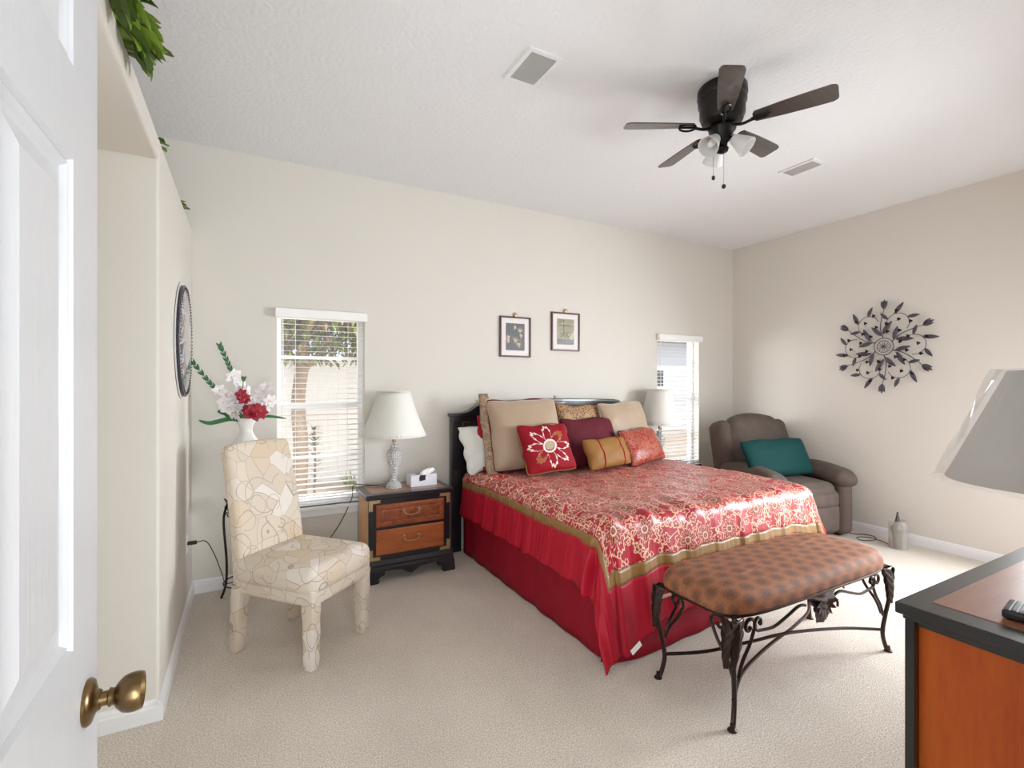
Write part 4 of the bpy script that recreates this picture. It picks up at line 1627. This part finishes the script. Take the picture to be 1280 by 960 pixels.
b = MB()
b.rbox((0, -.07, .33), (.64, .20, .68), .085, n=10, puff=.03, bend=backshape, mtx=lean)
b.build('back_cushion', M['suede'], rc, angle=False)
b = MB()
b.rbox((0, -.08, .545), (.60, .20, .22), .09, n=8, puff=.02, mtx=lean)
b.build('head_cushion', M['suede'], rc, angle=False)
for sx in (-1, 1):
    b = MB()
    b.rbox((sx * .385, -.02, .315), (.15, .24, .56), .065, n=8, puff=.01, mtx=lean @ Matrix.Rotation(R(-sx * 4), 4, 'Y'))
    b.build('back_wing', M['suede'], rc, angle=False)
    b = MB()
    b.rbox((sx * .395, -.03, .27), (.15, .78, .50), .05, n=8, puff=.008)
    arm = b.build('arm_body', M['suede'], rc, angle=False)

    def armb(o):
        k = (o.y + .36) / .72
        return Vector((o.x * (1 + .12 * (1 - k)), o.y, o.z + .03 * math.sin(PI * k) - .02 * (1 - k)))
    b = MB()
    b.rbox((sx * .40, -.09, .545), (.20, .72, .16), .075, n=10, puff=.02, bend=armb)
    b.build('arm_pad', M['suede'], arm, angle=False)
for (x, y) in ((-.38, -.33), (.38, -.33), (-.38, .33), (.38, .33)):
    MB().lathe([(.025, 0), (.025, .03)], 12, c=(x, y, 0)).build('foot', M['blackmetal'], rc)
pillow('throw_pillow', 'dark teal oblong pillow propped on the seat of the recliner', (4.47, 2.90, .715), .76, .38, .15, 22, -12, -2, M['teal'], seed=12, pin=.05)

# ================================================================== CEILING FAN
FX, FY = 2.30, 1.81
fan = thing('ceiling_fan', 'black five-blade flush ceiling fan with frosted glass lights and pull chains', 'ceiling fan', (FX, FY, HC))
MB().lathe([(.12, 0), (.128, -.01), (.13, -.05), (.122, -.062), (.126, -.07), (.126, -.09), (.118, -.105), (.118, -.155), (.105, -.19), (.075, -.205), (.05, -.21)], 40).build('motor_housing', M['bronzebrown'], fan)
b = MB().lathe([(.05, -.205), (.062, -.212), (.07, -.225), (.066, -.24), (.056, -.25), (.05, -.275), (.042, -.29), (.028, -.305), (.026, -.325), (.034, -.335), (.03, -.35), (.012, -.36), (.0001, -.362)], 30)
for k in range(20):
    a = 2 * PI * k / 20
    b.ball((.066 * math.cos(a), .066 * math.sin(a), -.232), .006, 6)
b.build('light_fitter', M['blackmetal'], fan)
for k in range(5):
    a = R(-137 + 72 * k)
    mt = Matrix.Rotation(a, 4, 'Z')
    arm = MB()
    zb_ = -.222
    arm.tube([mt @ Vector(p) for p in spline([(.055, 0, zb_ + .005), (.10, 0, zb_ - .006), (.14, 0, zb_ + .0), (.165, 0, zb_ + .004)], 4)], .008, 7)
    ol = [mt @ Vector((.19 + .045 * math.cos(q * 2 * PI / 20), .026 * math.sin(q * 2 * PI / 20), zb_ + .004 + .006 * math.sin(q * 2 * PI / 20))) for q in range(20)]
    arm.tube(ol, .006, 6, closed=True)
    arm.tube([mt @ Vector((.15, 0, zb_ + .004)), mt @ Vector((.235, 0, zb_ + .004))], .006, 6)
    br = arm.build('blade_bracket', M['blackmetal'], fan)
    bl = MB()
    outl = [(.165, -.038), (.30, -.050), (.42, -.056), (.51, -.058), (.528, -.050), (.535, -.038), (.535, .038), (.528, .050), (.51, .058), (.42, .056), (.30, .050), (.165, .038), (.155, .02), (.155, -.02)]
    pitch = Matrix.Translation((0, 0, zb_ + .012)) @ Matrix.Rotation(R(-13), 4, 'X')
    bl.prism(outl, 0, .006, mt @ pitch, axis='z')
    bo = bl.build('blade', M['bladewood'], br, smooth=False)
for k, a in enumerate((-175, -60, 62)):
    a = R(a)
    d = Vector((math.cos(a), math.sin(a), 0))
    sh = MB()
    sh.tube(spline([Vector((0, 0, -.285)) + d * .03, Vector((0, 0, -.285)) + d * .055, Vector((0, 0, -.30)) + d * .07], 4), .008, 7)
    arm = sh.build('light_arm', M['blackmetal'], fan)
    ax = (d * .72 + Vector((0, 0, -.69))).normalized()
    rot = ax.to_track_quat('Z', 'Y').to_matrix().to_4x4()
    mt = Matrix.Translation(Vector((0, 0, -.29)) + d * .055) @ rot
    g = MB().lathe([(.022, 0), (.028, .008), (.034, .03), (.044, .06), (.052, .085), (.056, .10), (.0535, .10), (.049, .083), (.041, .058), (.031, .03), (.024, .01)], 26, mtx=mt, mod=lambda a, z: 1 + .02 * math.cos(10 * a) * (z / .1))
    g.build('glass_shade', M['frost'], arm)
    MB().lathe([(.012, .005), (.018, .03), (.022, .055), (.016, .075), (.0001, .082)], 14, mtx=mt).build('bulb', M['ceramic'], arm)
for (x, y, L, rb) in ((-.065, .005, .50, .009), (.008, -.004, .535, .011)):
    MB().tube([(x, y, -.34), (x, y, -L)], .0012, 5).build('pull_chain', M['oldbrass'], fan)
    MB().lathe([(.0001, -L - .02), (rb, -L - .014), (rb, -L), (rb * .4, -L + .006)], 12, c=(x, y, 0)).build('chain_pull', M['screen'], fan)

# ceiling vents
for (x, y, w, l, lab) in ((1.295, 2.16, .19, .27, 'square white ceiling vent nearer the door'), (3.675, 2.19, .17, .27, 'white ceiling vent beyond the fan, above the bed foot')):
    t = thing('ceiling_vent', lab, 'vent', (x, y, HC))
    b = MB()
    b.box(-w / 2, w / 2, -l / 2, -l / 2 + .022, -.008, 0).box(-w / 2, w / 2, l / 2 - .022, l / 2, -.008, 0)
    b.box(-w / 2, -w / 2 + .022, -l / 2 + .022, l / 2 - .022, -.008, 0).box(w / 2 - .022, w / 2, -l / 2 + .022, l / 2 - .022, -.008, 0)
    b.build('frame', M['trim'], t, smooth=False)
    b = MB()
    k = -w / 2 + .028
    while k < w / 2 - .028:
        b.box(-.0045, .0045, -l / 2 + .022, l / 2 - .022, -.0006, .0006, Matrix.Translation((k, 0, -.006)) @ Matrix.Rotation(R(35), 4, 'Y'))
        k += .009
    b.box(-w / 2 + .022, w / 2 - .022, -l / 2 + .022, l / 2 - .022, -.0012, -.0004)
    b.build('louvres', M['vent'], t, smooth=False)

# ================================================================== PICTURES
for k, (x0, x1, z0, z1, am, lab) in enumerate(((2.005, 2.328, 1.667, 2.038, 'art1', 'framed dark print of pale birds on branches, hung nearer the lamp'), (2.56, 2.89, 1.741, 2.114, 'art2', 'framed olive landscape print, hung nearer the right window'))):
    t = thing('framed_picture', lab, 'picture', ((x0 + x1) / 2, D, (z0 + z1) / 2), 0)
    w, h = (x1 - x0) / 2, (z1 - z0) / 2
    b = MB()
    fw = .014
    b.box(-w, w, -.02, -.001, h - fw, h).box(-w, w, -.02, -.001, -h, -h + fw).box(-w, -w + fw, -.02, -.001, -h + fw, h - fw).box(w - fw, w, -.02, -.001, -h + fw, h - fw)
    b.build('frame', M['darkwood'], t, smooth=False, bevel=.002)
    MB().box(-w + fw, w - fw, -.008, -.003, -h + fw, h - fw).build('mount', M['mat'], t, smooth=False)
    b = MB()
    b.grid(lambda u, v: Vector(((u - .5) * w * 1.22, -.0085, (v - .5) * h * 1.34)), 1, 1, uv=lambda u, v: (u + k * 3, v * 1.4))
    pnt = b.build('print', M[am], t, smooth=False, fix=False)
    b = MB()
    if k == 0:
        for (cx, cz, s_, q) in ((.01, .085, .05, 2.2), (.05, .045, .07, .7), (.07, .02, .05, 2.6), (-.065, -.03, .07, 1.4), (-.06, -.045, .05, 2.0), (-.075, -.01, .04, .4), (.0, -.045, .075, .6), (.05, -.06, .07, 2.9)):
            c = Vector((cx, -.0092, cz))
            for j in range(4):
                a = q + j * .55
                b.leaf(c, c + Vector((math.cos(a), 0, math.sin(a))) * s_ * .6, s_ * .22, up=(0, 1, 0), n=3, curl=0)
        b.tube(spline([(.08, -.0092, .02), (.05, -.0092, -.03), (.06, -.0092, -.07), (-.02, -.0092, -.05)], 5), .0015, 4)
    else:
        b.tube([(-.02, -.0092, .11), (-.02, -.0092, -.02)], .003, 4)  # these two crossing bars imitate a window's reflection in the picture glass
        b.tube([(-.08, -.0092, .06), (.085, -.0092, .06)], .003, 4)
        for j in range(6):
            c = Vector((-.06 + .02 * j, -.0092, -.055 + .012 * (j % 2)))
            b.leaf(c, c + Vector((.03, 0, .02)), .018, up=(0, 1, 0), n=3, curl=0)
        b.box(-w * .6, w * .6, -.0091, -.0088, -.122, -.075)
    b.build('print_overlay', M['cream'] if k == 0 else M['screen'], pnt, smooth=False, fix=False)
    MB().box(-w + fw, w - fw, -.0145, -.0125, -h + fw, h - fw).build('cover_glass', M['pane'], t, smooth=False)
    b = MB()
    b.lathe([(.0001, .016), (.014, .014), (.02, .006), (.018, 0), (.008, -.002)], 14, mtx=Matrix.Translation((0, -.002, h + .014)) @ Matrix.Rotation(PI / 2, 4, 'X'))
    for j in range(5):
        a = PI * j / 4
        c = Vector((0, -.014, h + .016))
        b.leaf(c, c + Vector((math.cos(a) * .026, 0, math.sin(a) * .026)), .012, up=(0, -1, 0), n=3)
    b.build('hook_rosette', M['oldbrass'], t)

# ================================================================== METAL WALL FLOWER (local: x = along -Y, z up, y into the room)
wf = thing('wall_sculpture', 'round pewter metal wall sculpture of curling leafy stems on the right wall', 'wall art', (XR, 2.318, 1.765), -PI / 2)
# empty rotated so local -y points into the room (-X), local x points to -Y
Yo = -.035


def WP(r, a, d=0):
    return Vector((r * math.cos(a), Yo - d, r * math.sin(a)))


b = MB()
for rr, tr_ in ((.078, .0035), (.055, .0025)):
    b.tube([WP(rr, 2 * PI * k / 32) for k in range(32)], tr_, 6, closed=True)
for k in range(6):
    a = 2 * PI * k / 6
    b.tube([WP(.012 + .022 * (1 - math.cos(q * 2 * PI / 12)), a + .35 * math.sin(q * 2 * PI / 12)) for q in range(12)], .002, 5, closed=True)
b.ball(WP(0, 0, .004), .014, 10, (1, .6, 1))
b.tube([(0, 0, 0), (0, Yo, 0)], .004, 6)
b.build('centre_ring', M['silver'], wf)


def leaf3(b, base, ang, L, w):
    tip = base + Vector((math.cos(ang) * L, -.012, math.sin(ang) * L))
    b.leaf(base, tip, w, up=(0, -1, 0), n=7, curl=.12)


for k in range(6):
    a0 = PI / 2 + k * PI / 3 + .04
    main = spline([WP(.078, a0), WP(.16, a0 + .10, .006), WP(.25, a0 + .02, .008), WP(.345, a0 - .06, .008)], 7)
    b = MB()
    b.tube(main, [.0048 - .002 * i / len(main) for i in range(len(main))], 6)
    st = b.build('stem', M['silver'], wf)
    tip = main[-1]
    for pp, aa, L, w_l in ((tip, a0 - .40, .075, .034), (tip, a0 - .10, .085, .034), (tip, a0 + .20, .075, .034), (WP(.10, a0 + .07, .006), a0 + .75, .12, .042), (WP(.12, a0, .006), a0 - .62, .13, .044)):
        b = MB()
        leaf3(b, pp, aa, L, w_l)
        b.build('leaf', M['silver'], st, solid=.002, angle=60)
    # curling side stem
    b = MB()
    cc = WP(.235, a0 - PI / 6 - .02)
    arc = [WP(.11, a0 - .05)] + [cc + Vector((math.cos(q), 0, math.sin(q))) * .088 + Vector((0, -.006, 0)) for q in [a0 + 1.9 - .42 * j for j in range(11)]]
    b.tube(spline(arc, 3), .0028, 5)
    cs = b.build('curl', M['silver'], wf)
    for pp, aa, L, w_l in ((arc[5], a0 - .65, .115, .040), (arc[8], a0 - 1.5, .09, .036), (arc[3], a0 + .7, .085, .034)):
        b = MB()
        leaf3(b, pp, aa, L, w_l)
        b.build('curl_leaf', M['silver'], cs, solid=.002, angle=60)
    for rr, da in ((.30, .22), (.21, -.17), (.19, .25), (.335, -.36), (.27, -.52), (.14, -.30)):
        p = WP(rr, a0 + da, .012)
        q = WP(rr - .03, a0 + da * .8, .004)
        b = MB()
        b.tube([q, p], .0012, 4)
        for j in range(3):
            b.ball(p + Vector((.008 * math.cos(j * 2.1), -.003, .008 * math.sin(j * 2.1))), .0085, 7)
        b.build('berry', M['bronzebrown'], wf)

# ================================================================== MOSAIC MIRROR on the left panel
mr = thing('wall_mirror', 'round convex mirror with blue and silver mosaic frame on the left wall', 'mirror', (XL, 3.32, 1.662), PI / 2)
# local -y points to +X (into the room); lathe axis along -y
ax = Matrix.Diagonal(Vector((1, .42, 1, 1))) @ Matrix.Rotation(PI / 2, 4, 'X')
RM = .325
b = MB().lathe([(RM - .008, .004), (RM, .010), (RM, .016), (RM - .008, .020)], 64, mtx=ax)
b.lathe([(RM - .10, 0), (RM - .09, .03)], 48, mtx=ax)
b.build('back_ring', M['trim'], mr)
b = MB()
b.lathe([(RM - .032, .030), (RM - .014, .034), (RM - .010, .046), (RM - .012, .058), (RM - .020, .063), (RM - .028, .058)], 64, mtx=ax)
b.build('rim', M['silver'], mr)
b = MB()
for k in range(90):
    a = 2 * PI * k / 90
    b.ball(((RM - .026) * math.cos(a), -.027, (RM - .026) * math.sin(a)), .0045, 6)
b.build('beading', M['silver'], mr)
MB().lathe([(RM - .03, .058), (RM - .09, .072), (RM - .15, .078), (RM - .17, .074)], 64, mtx=ax).build('mosaic_band', M['mosaic'], mr)
MB().lathe([(RM - .17, .074), (.10, .086), (.05, .091), (.0001, .093)], 64, mtx=ax).build('mirror_glass', M['mirror'], mr)

# ================================================================== PLANT STAND, VASE, FLOWERS
PX, PY = .0, 3.66
ps = thing('plant_stand', 'thin wrought iron plant stand holding the white vase in the corner', 'plant stand', (PX, PY, 0))
b = MB()
b.tube([(.115 * math.cos(2 * PI * k / 32), .115 * math.sin(2 * PI * k / 32), .66) for k in range(32)], .007, 6, closed=True)
b.lathe([(.0001, .662), (.112, .662), (.112, .668), (.0001, .668)], 32)
b.build('top_ring', M['iron'], ps)
for k in range(3):
    a = R(148 + 120 * k)
    d = Vector((math.cos(a), math.sin(a), 0))
    b = MB()
    pts = spline([d * .115 + Vector((0, 0, .655)), d * .145 + Vector((0, 0, .60)), d * .16 + Vector((0, 0, .50)), d * .14 + Vector((0, 0, .25)), d * .145 + Vector((0, 0, .10)), d * .175 + Vector((0, 0, .008))], 6)
    b.tube(pts, .0075, 7)
    b.ball(pts[-1], .0085, 8)
    for j in range(2):
        c = d * (.125 + .0 * j) + Vector((0, 0, .60 - .045 * j))
        b.tube(spiral(c, .028 - .006 * j, .006, 0, 2.6 * PI, (d, (0, 0, 1)), 18), .0035, 5)
    b.leaf(d * .115 + Vector((0, 0, .60)), d * .15 + Vector((0, 0, .67)), .04, n=4)
    b.build('leg', M['iron'], ps)
b = MB()
b.tube([(.135 * math.cos(2 * PI * k / 28), .135 * math.sin(2 * PI * k / 28), .13) for k in range(28)], .005, 6, closed=True)
b.build('lower_ring', M['iron'], ps)
va = MB().lathe([(.0001, 0), (.06, 0), (.065, .006), (.055, .02), (.045, .05), (.07, .12), (.098, .20), (.104, .28), (.092, .35), (.062, .395), (.042, .425), (.036, .45), (.042, .48), (.064, .52), (.068, .53), (.063, .528), (.038, .482), (.031, .45), (.0001, .43)], 40)
tag(va.build('vase', M['ceramic'], loc=(PX - .005, PY, .668)), 'white flared ceramic vase standing behind the upholstered chair', 'vase')

VT = Vector((PX - .005, PY, 1.185))


def bloom(b, c, d, s, rr):
    d = d.normalized()
    u = d.orthogonal().normalized()
    w = d.cross(u)
    for k in range(6):
        a = 2 * PI * k / 6 + rr.uniform(-.2, .2)
        o = (u * math.cos(a) + w * math.sin(a))
        tip = c + d * s * rr.uniform(.35, .6) + o * s * rr.uniform(.75, 1.0)
        b.leaf(c, tip, s * .95, up=d, n=6, curl=.3)


def flower_stem(lab, pts, mats, blooms, bud, size=.042, seed=0, leaves=()):
    rr = random.Random(seed)
    t = thing('gladiolus_stem' if mats == 'petal' else 'lily_stem', lab, 'flower', tuple(VT))
    P = spline(pts, 8)
    MB().tube(P, [.0042 - .002 * i / len(P) for i in range(len(P))], 6).build('stalk', M['green'], t)
    n = len(P)
    for i, fr in enumerate(blooms):
        b = MB()
        c = P[int(fr * (n - 1))]
        d = Vector((rr.uniform(-.8, .8), -1 + rr.uniform(-.2, .7), rr.uniform(-.2, .7)))
        c2 = c + d.normalized() * .018
        bloom(b, c2, d, size * rr.uniform(1.0, 1.25), rr)
        bo = b.build('bloom', M[mats], t, angle=80, fix=False)
        MB().tube([c2, c2 + d.normalized() * size * .55], [.004, .002], 6).build('stamen', M['yellow'], bo)
    if bud:
        b = MB()
        k0 = int(bud * (n - 1))
        for i in range(k0, n - 1, 2):
            d = (P[i + 1] - P[i]).normalized()
            for s_ in (-1, 1):
                sd = d.cross(Vector((0, -1, 0))).normalized() * s_
                b.leaf(P[i], P[i] + d * .04 + sd * .014, .016, up=(0, -1, 0), n=4)
        b.leaf(P[-2], P[-1] + (P[-1] - P[-3]).normalized() * .02, .012, up=(0, -1, 0), n=3)
        b.build('buds', M['green'], t, fix=False)
    for L in leaves:
        b = MB()
        q = spline(L[:-1], 6)
        w = L[-1]
        for sgn in (1,):
            rows = []
            for i, p in enumerate(q):
                u = i / (len(q) - 1)
                ww = w * math.sin(PI * (.08 + .9 * u)) ** .8
                dd = (q[min(i + 1, len(q) - 1)] - q[max(0, i - 1)]).normalized()
                sd = dd.cross(Vector((0, -1, .35))).normalized()
                rows.append([b.bm.verts.new(p + sd * ww / 2), b.bm.verts.new(p + Vector((0, .004, 0))), b.bm.verts.new(p - sd * ww / 2)])
            for A, B in zip(rows, rows[1:]):
                for k in (0, 1):
                    b.face([A[k], A[k + 1], B[k + 1], B[k]])
        b.build('leaf', M['green'], t, fix=False)
    return t


flower_stem('gladiolus stem with long green tip reaching toward the mosaic mirror', [(0, 0, -.1), (-.04, -.01, .06), (-.12, -.02, .15), (-.20, -.03, .24), (-.285, -.04, .36)], 'petal', (.30, .40, .50, .60), .62, .040, 1, [((-.02, 0, 0), (-.10, -.03, .05), (-.16, -.05, .06), .05)])
flower_stem('gladiolus stem with upright green tip, tallest of the bunch', [(0, 0, -.1), (-.02, 0, .10), (-.06, 0, .24), (-.10, -.01, .36), (-.145, -.02, .475)], 'petal', (.26, .36, .46, .54, .62), .68, .042, 2)
flower_stem('short gladiolus stem crowded with white blooms at the centre of the bunch', [(0, 0, -.1), (0, -.02, .06), (-.02, -.03, .16), (-.015, -.03, .27)], 'petal', (.4, .52, .64, .78), .92, .042, 3)
flower_stem('gladiolus stem with white blooms leaning toward the left window', [(0, 0, -.1), (.03, -.01, .05), (.08, -.02, .13), (.13, -.02, .22)], 'petal', (.42, .56, .70, .86, .98), 0, .042, 4, [((.02, 0, 0), (.12, -.01, .02), (.24, -.02, .0), .02)])
flower_stem('second gladiolus stem leaning toward the window, lower and shorter', [(0, 0, -.1), (.03, -.03, .03), (.09, -.04, .07), (.14, -.04, .12)], 'petal', (.5, .68, .85, .98), 0, .040, 6)
flower_stem('gladiolus stem of white blooms drooping over the vase rim', [(0, 0, -.1), (-.02, -.04, .03), (-.07, -.05, .07), (-.12, -.05, .12)], 'petal', (.5, .65, .8, .95), 0, .042, 8, [((-.02, -.03, 0), (-.10, -.05, .01), (-.2, -.06, -.01), (-.26, -.06, .01), .03), ((-.02, -.02, 0), (-.08, -.05, .03), (-.13, -.06, .06), .055)])
flower_stem('red lily stem opening over the front rim of the white vase', [(0, 0, -.1), (.01, -.05, .02), (.04, -.07, .05), (.07, -.08, .04)], 'redpetal', (.5, .7, .98), 0, .055, 11)
flower_stem('dark red bloom stem among the white gladioli', [(0, 0, -.1), (.0, -.05, .05), (-.01, -.07, .12), (-.025, -.07, .16)], 'redpetal', (.7, .85, .98), 0, .034, 12)

# ================================================================== IVY ON THE LEDGE
for (cy, cz, N, sp_, sz, lab, sd) in ((1.74, LW, 100, .22, .085, 'large bunch of green ivy leaves hanging over the ledge by the ceiling', 1), (2.62, LW, 9, .03, .04, 'small green ivy sprig on the ledge, middle one along the wall', 2), (3.50, LW, 10, .035, .05, 'small ivy sprig on the ledge nearest the back wall', 3)):
    rr = random.Random(sd)
    t = thing('ivy', lab, 'ivy', (XL - .06, cy, cz + .002))
    b = MB()
    vine = spline([(-.12, -sp_, .01), (-.02, -sp_ * .3, .02), (.05, 0, .015), (.085, sp_ * .3, -.01 if N > 20 else .01)], 6)
    b.tube(vine, .003, 5)
    b.build('vine', M['ivyd'], t)
    for mi, mname in enumerate(('ivy', 'ivyd')):
        b = MB()
        for i in range(N // (1 + mi)):
            p = Vector((rr.uniform(-.06, .055), rr.uniform(-sp_, sp_), rr.uniform(.005, .03)))
            if N > 20:
                p = Vector((rr.uniform(.0, .10), rr.uniform(-sp_, sp_), rr.uniform(-.02, .06)))
            d = Vector((rr.uniform(.2, 1), rr.uniform(-.4, .7), rr.uniform(-1.0, .3)))
            if p.x < .065:
                d.z = abs(d.z) * .3
            b.leaf(p, p + d.normalized() * sz, sz * .7, n=7, lobes=3, curl=.2)
        b.build('leaves', M[mname], t, smooth=False, fix=False)

# ================================================================== DRESSER
DT = .85
dr = thing('dresser', 'honey wood dresser with black top and edges in the right foreground', 'dresser', (2.40, .42, 0))
x0, x1, yb, yf = 1.496 - 2.4, 3.12 - 2.4, .185 - .42, .648 - .42
b = MB()
b.box(x0 + .045, x1 - .045, yb + .01, yf - .034, .06, DT - .045)
b.build('cabinet_body', M['orange'], dr, smooth=False)
for x in (x0 + .035, x1 - .035):
    MB().box(x - .014, x + .014, yf - .036, yf - .014, 0, DT - .045).build('front_stile', M['black'], dr, smooth=False, bevel=.002)
b = MB()
b.box(x0 + .035, x1 - .035, yb + .005, yf - .02, DT - .06, DT - .035)
b.box(x0 + .018, x1 - .018, yb + .003, yf - .01, DT - .045, DT - .028)
b.build('cornice', M['blacktop'], dr, smooth=False, bevel=.003)
b = MB()
b.box(x0, x1, yb, yf, DT - .030, DT)
b.build('top', M['blacktop'], dr, smooth=False, bevel=.004)
MB().box(x0 + .075, x1 - .075, yb + .06, yf - .052, DT, DT + .001).build('top_inlay', M['topwood'], dr, smooth=False)
MB().box(x0 + .05, x1 - .05, yb + .02, yf - .04, .0, .06).build('plinth', M['black'], dr, smooth=False)
for r_i in range(3):
    for c_i in range(3):
        wx = (x1 - x0 - .10) / 3
        xa = x0 + .05 + c_i * wx + .01
        za = .09 + r_i * .235
        fr = MB().box(xa, xa + wx - .02, yf - .034, yf - .020, za, za + .215).build('drawer', M['drawer'], dr, smooth=False, bevel=.003)
        xc = xa + wx / 2 - .01
        MB().tube(spline([(xc - .05, yf - .021, za + .12), (xc - .045, yf - .002, za + .105), (xc, yf + .004, za + .095), (xc + .045, yf - .002, za + .105), (xc + .05, yf - .021, za + .12)], 4), .004, 6).build('handle', M['oldbrass'], fr)

rm = thing('small_case', 'dark striped case lying on the inlaid dresser top', 'case', (1.665, .445, DT + .001), R(8))
b = MB().rbox((0, 0, .012), (.10, .075, .022), .007, n=4)
b.build('shell', M['screen'], rm, angle=60)
b = MB()
for k in range(5):
    b.box(-.046, .046, -.03 + .013 * k, -.027 + .013 * k, .0232, .0245)
b.build('ribs', mat('pale_rib', '#8C93A0', .4), rm, smooth=False)

# lamp with its shade still wrapped in plastic
lp = thing('table_lamp', 'lamp with plastic-wrapped grey shade standing on the dresser', 'lamp', (1.900, .446, DT + .001))
MB().lathe([(.0001, 0), (.055, 0), (.057, .01), (.03, .03), (.02, .05), (.03, .09), (.042, .13), (.036, .18), (.02, .22), (.012, .26), (.012, .32)], 28).build('base', M['ceramic'], lp)
MB().tube([(0, 0, .31), (0, 0, .60)], .004, 6).build('harp', M['oldbrass'], lp)
ls = mat('grey_lamp_shade', '#D2D0CC', .8, var=.05)
b = MB()
zb, zt = .30, .605
nP = 80


def sh2(u, v):
    a = 2 * PI * u
    rr = .228 + (.098 - .228) * v + (.0012 if int(round(u * nP * 2)) % 2 else -.0012)
    return Vector((rr * math.cos(a), rr * math.sin(a), zb + (zt - zb) * v))


b.grid(sh2, nP * 2, 4, cu=True)
b.build('lamp_shade', ls, lp, solid=.0015, angle=False)
b = MB()


def wr(u, v):
    a = 2 * PI * u
    f = .010 + .020 * abs(math.sin(4.5 * a + v * 2)) ** 2 + .008 * abs(math.sin(9 * a - v * 5)) + .006 * mn.noise(Vector((math.cos(a) * 4, math.sin(a) * 4, v * 3)))
    rr = .228 + (.098 - .228) * v + f
    return Vector((rr * math.cos(a), rr * math.sin(a), zb - .008 + (zt - zb + .014) * v))


b.grid(wr, 90, 10, cu=True)
b.build('plastic_wrap', M['wrap'], lp, angle=12)

# ================================================================== SMALL FLOOR ITEMS AND CORDS
gj = thing('glass_jar', 'clear cylinder holding a small pointed bottle on the carpet by the right wall', 'jar', (4.95, 2.12, 0))
MB().lathe([(.0001, .002), (.066, .002), (.066, .24), (.062, .24), (.062, .008), (.0001, .008)], 30).build('cylinder', M['jar'], gj)
b = MB().lathe([(.0001, .01), (.035, .01), (.04, .06), (.034, .10), (.045, .14), (.05, .17), (.03, .20), (.018, .24), (.008, .29), (.006, .31), (.0001, .315)], 20)
b.build('bottle', mat('smoky_bottle', '#4A4640', .3, var=.3, vscale=30), gj)

cd1 = MB()
cd1.tube(spline([(4.95, 2.56, .03), (5.03, 2.50, .008), (5.10, 2.44, .008), (5.10, 2.37, .008), (5.02, 2.32, .008), (4.93, 2.33, .008), (4.88, 2.38, .008), (4.93, 2.43, .012), (5.00, 2.38, .014), (5.02, 2.28, .008), (4.97, 2.20, .010)], 8), .0035, 6)
tag(cd1.build('power_cord', M['cord']), 'black cord looping on the carpet beside the recliner', 'cord')
cd2 = MB()
cd2.tube(spline([(XL + .05, 3.60, .435), (XL + .10, 3.62, .43), (XL + .14, 3.68, .33), (XL + .18, 3.74, .18), (-.12, 3.80, .08), (-.02, 3.83, .08), (.15, 3.86, .06), (.35, 3.88, .05), (.6, 3.88, .02)], 8), .003, 6)
c2 = cd2.build('power_cord', M['cord'])
tag(c2, 'black cord plugged into the left wall by the plant stand', 'cord')
MB().rbox((XL + .03, 3.60, .437), (.05, .022, .022), .006, n=2).build('plug', M['cord'], c2)
ot = thing('wall_outlet', 'white wall outlet plate low on the left wall', 'outlet', (XL, 3.60, .437))
MB().box(0, .005, -.035, .035, -.057, .057).build('cover_plate', M['trim'], ot, smooth=False, bevel=.002)
MB().box(.005, .007, -.018, .018, -.045, -.012).box(.005, .007, -.018, .018, .012, .045).build('socket', M['trim'], ot, smooth=False)
st = MB().tube(spline([(1.86, 1.88, .30), (1.98, 1.865, .31), (2.12, 1.855, .325)], 4), .009, 7)
tag(st.build('wooden_stick', M['stick']), 'short bleached stick resting against the bed skirt behind the bench', 'stick')
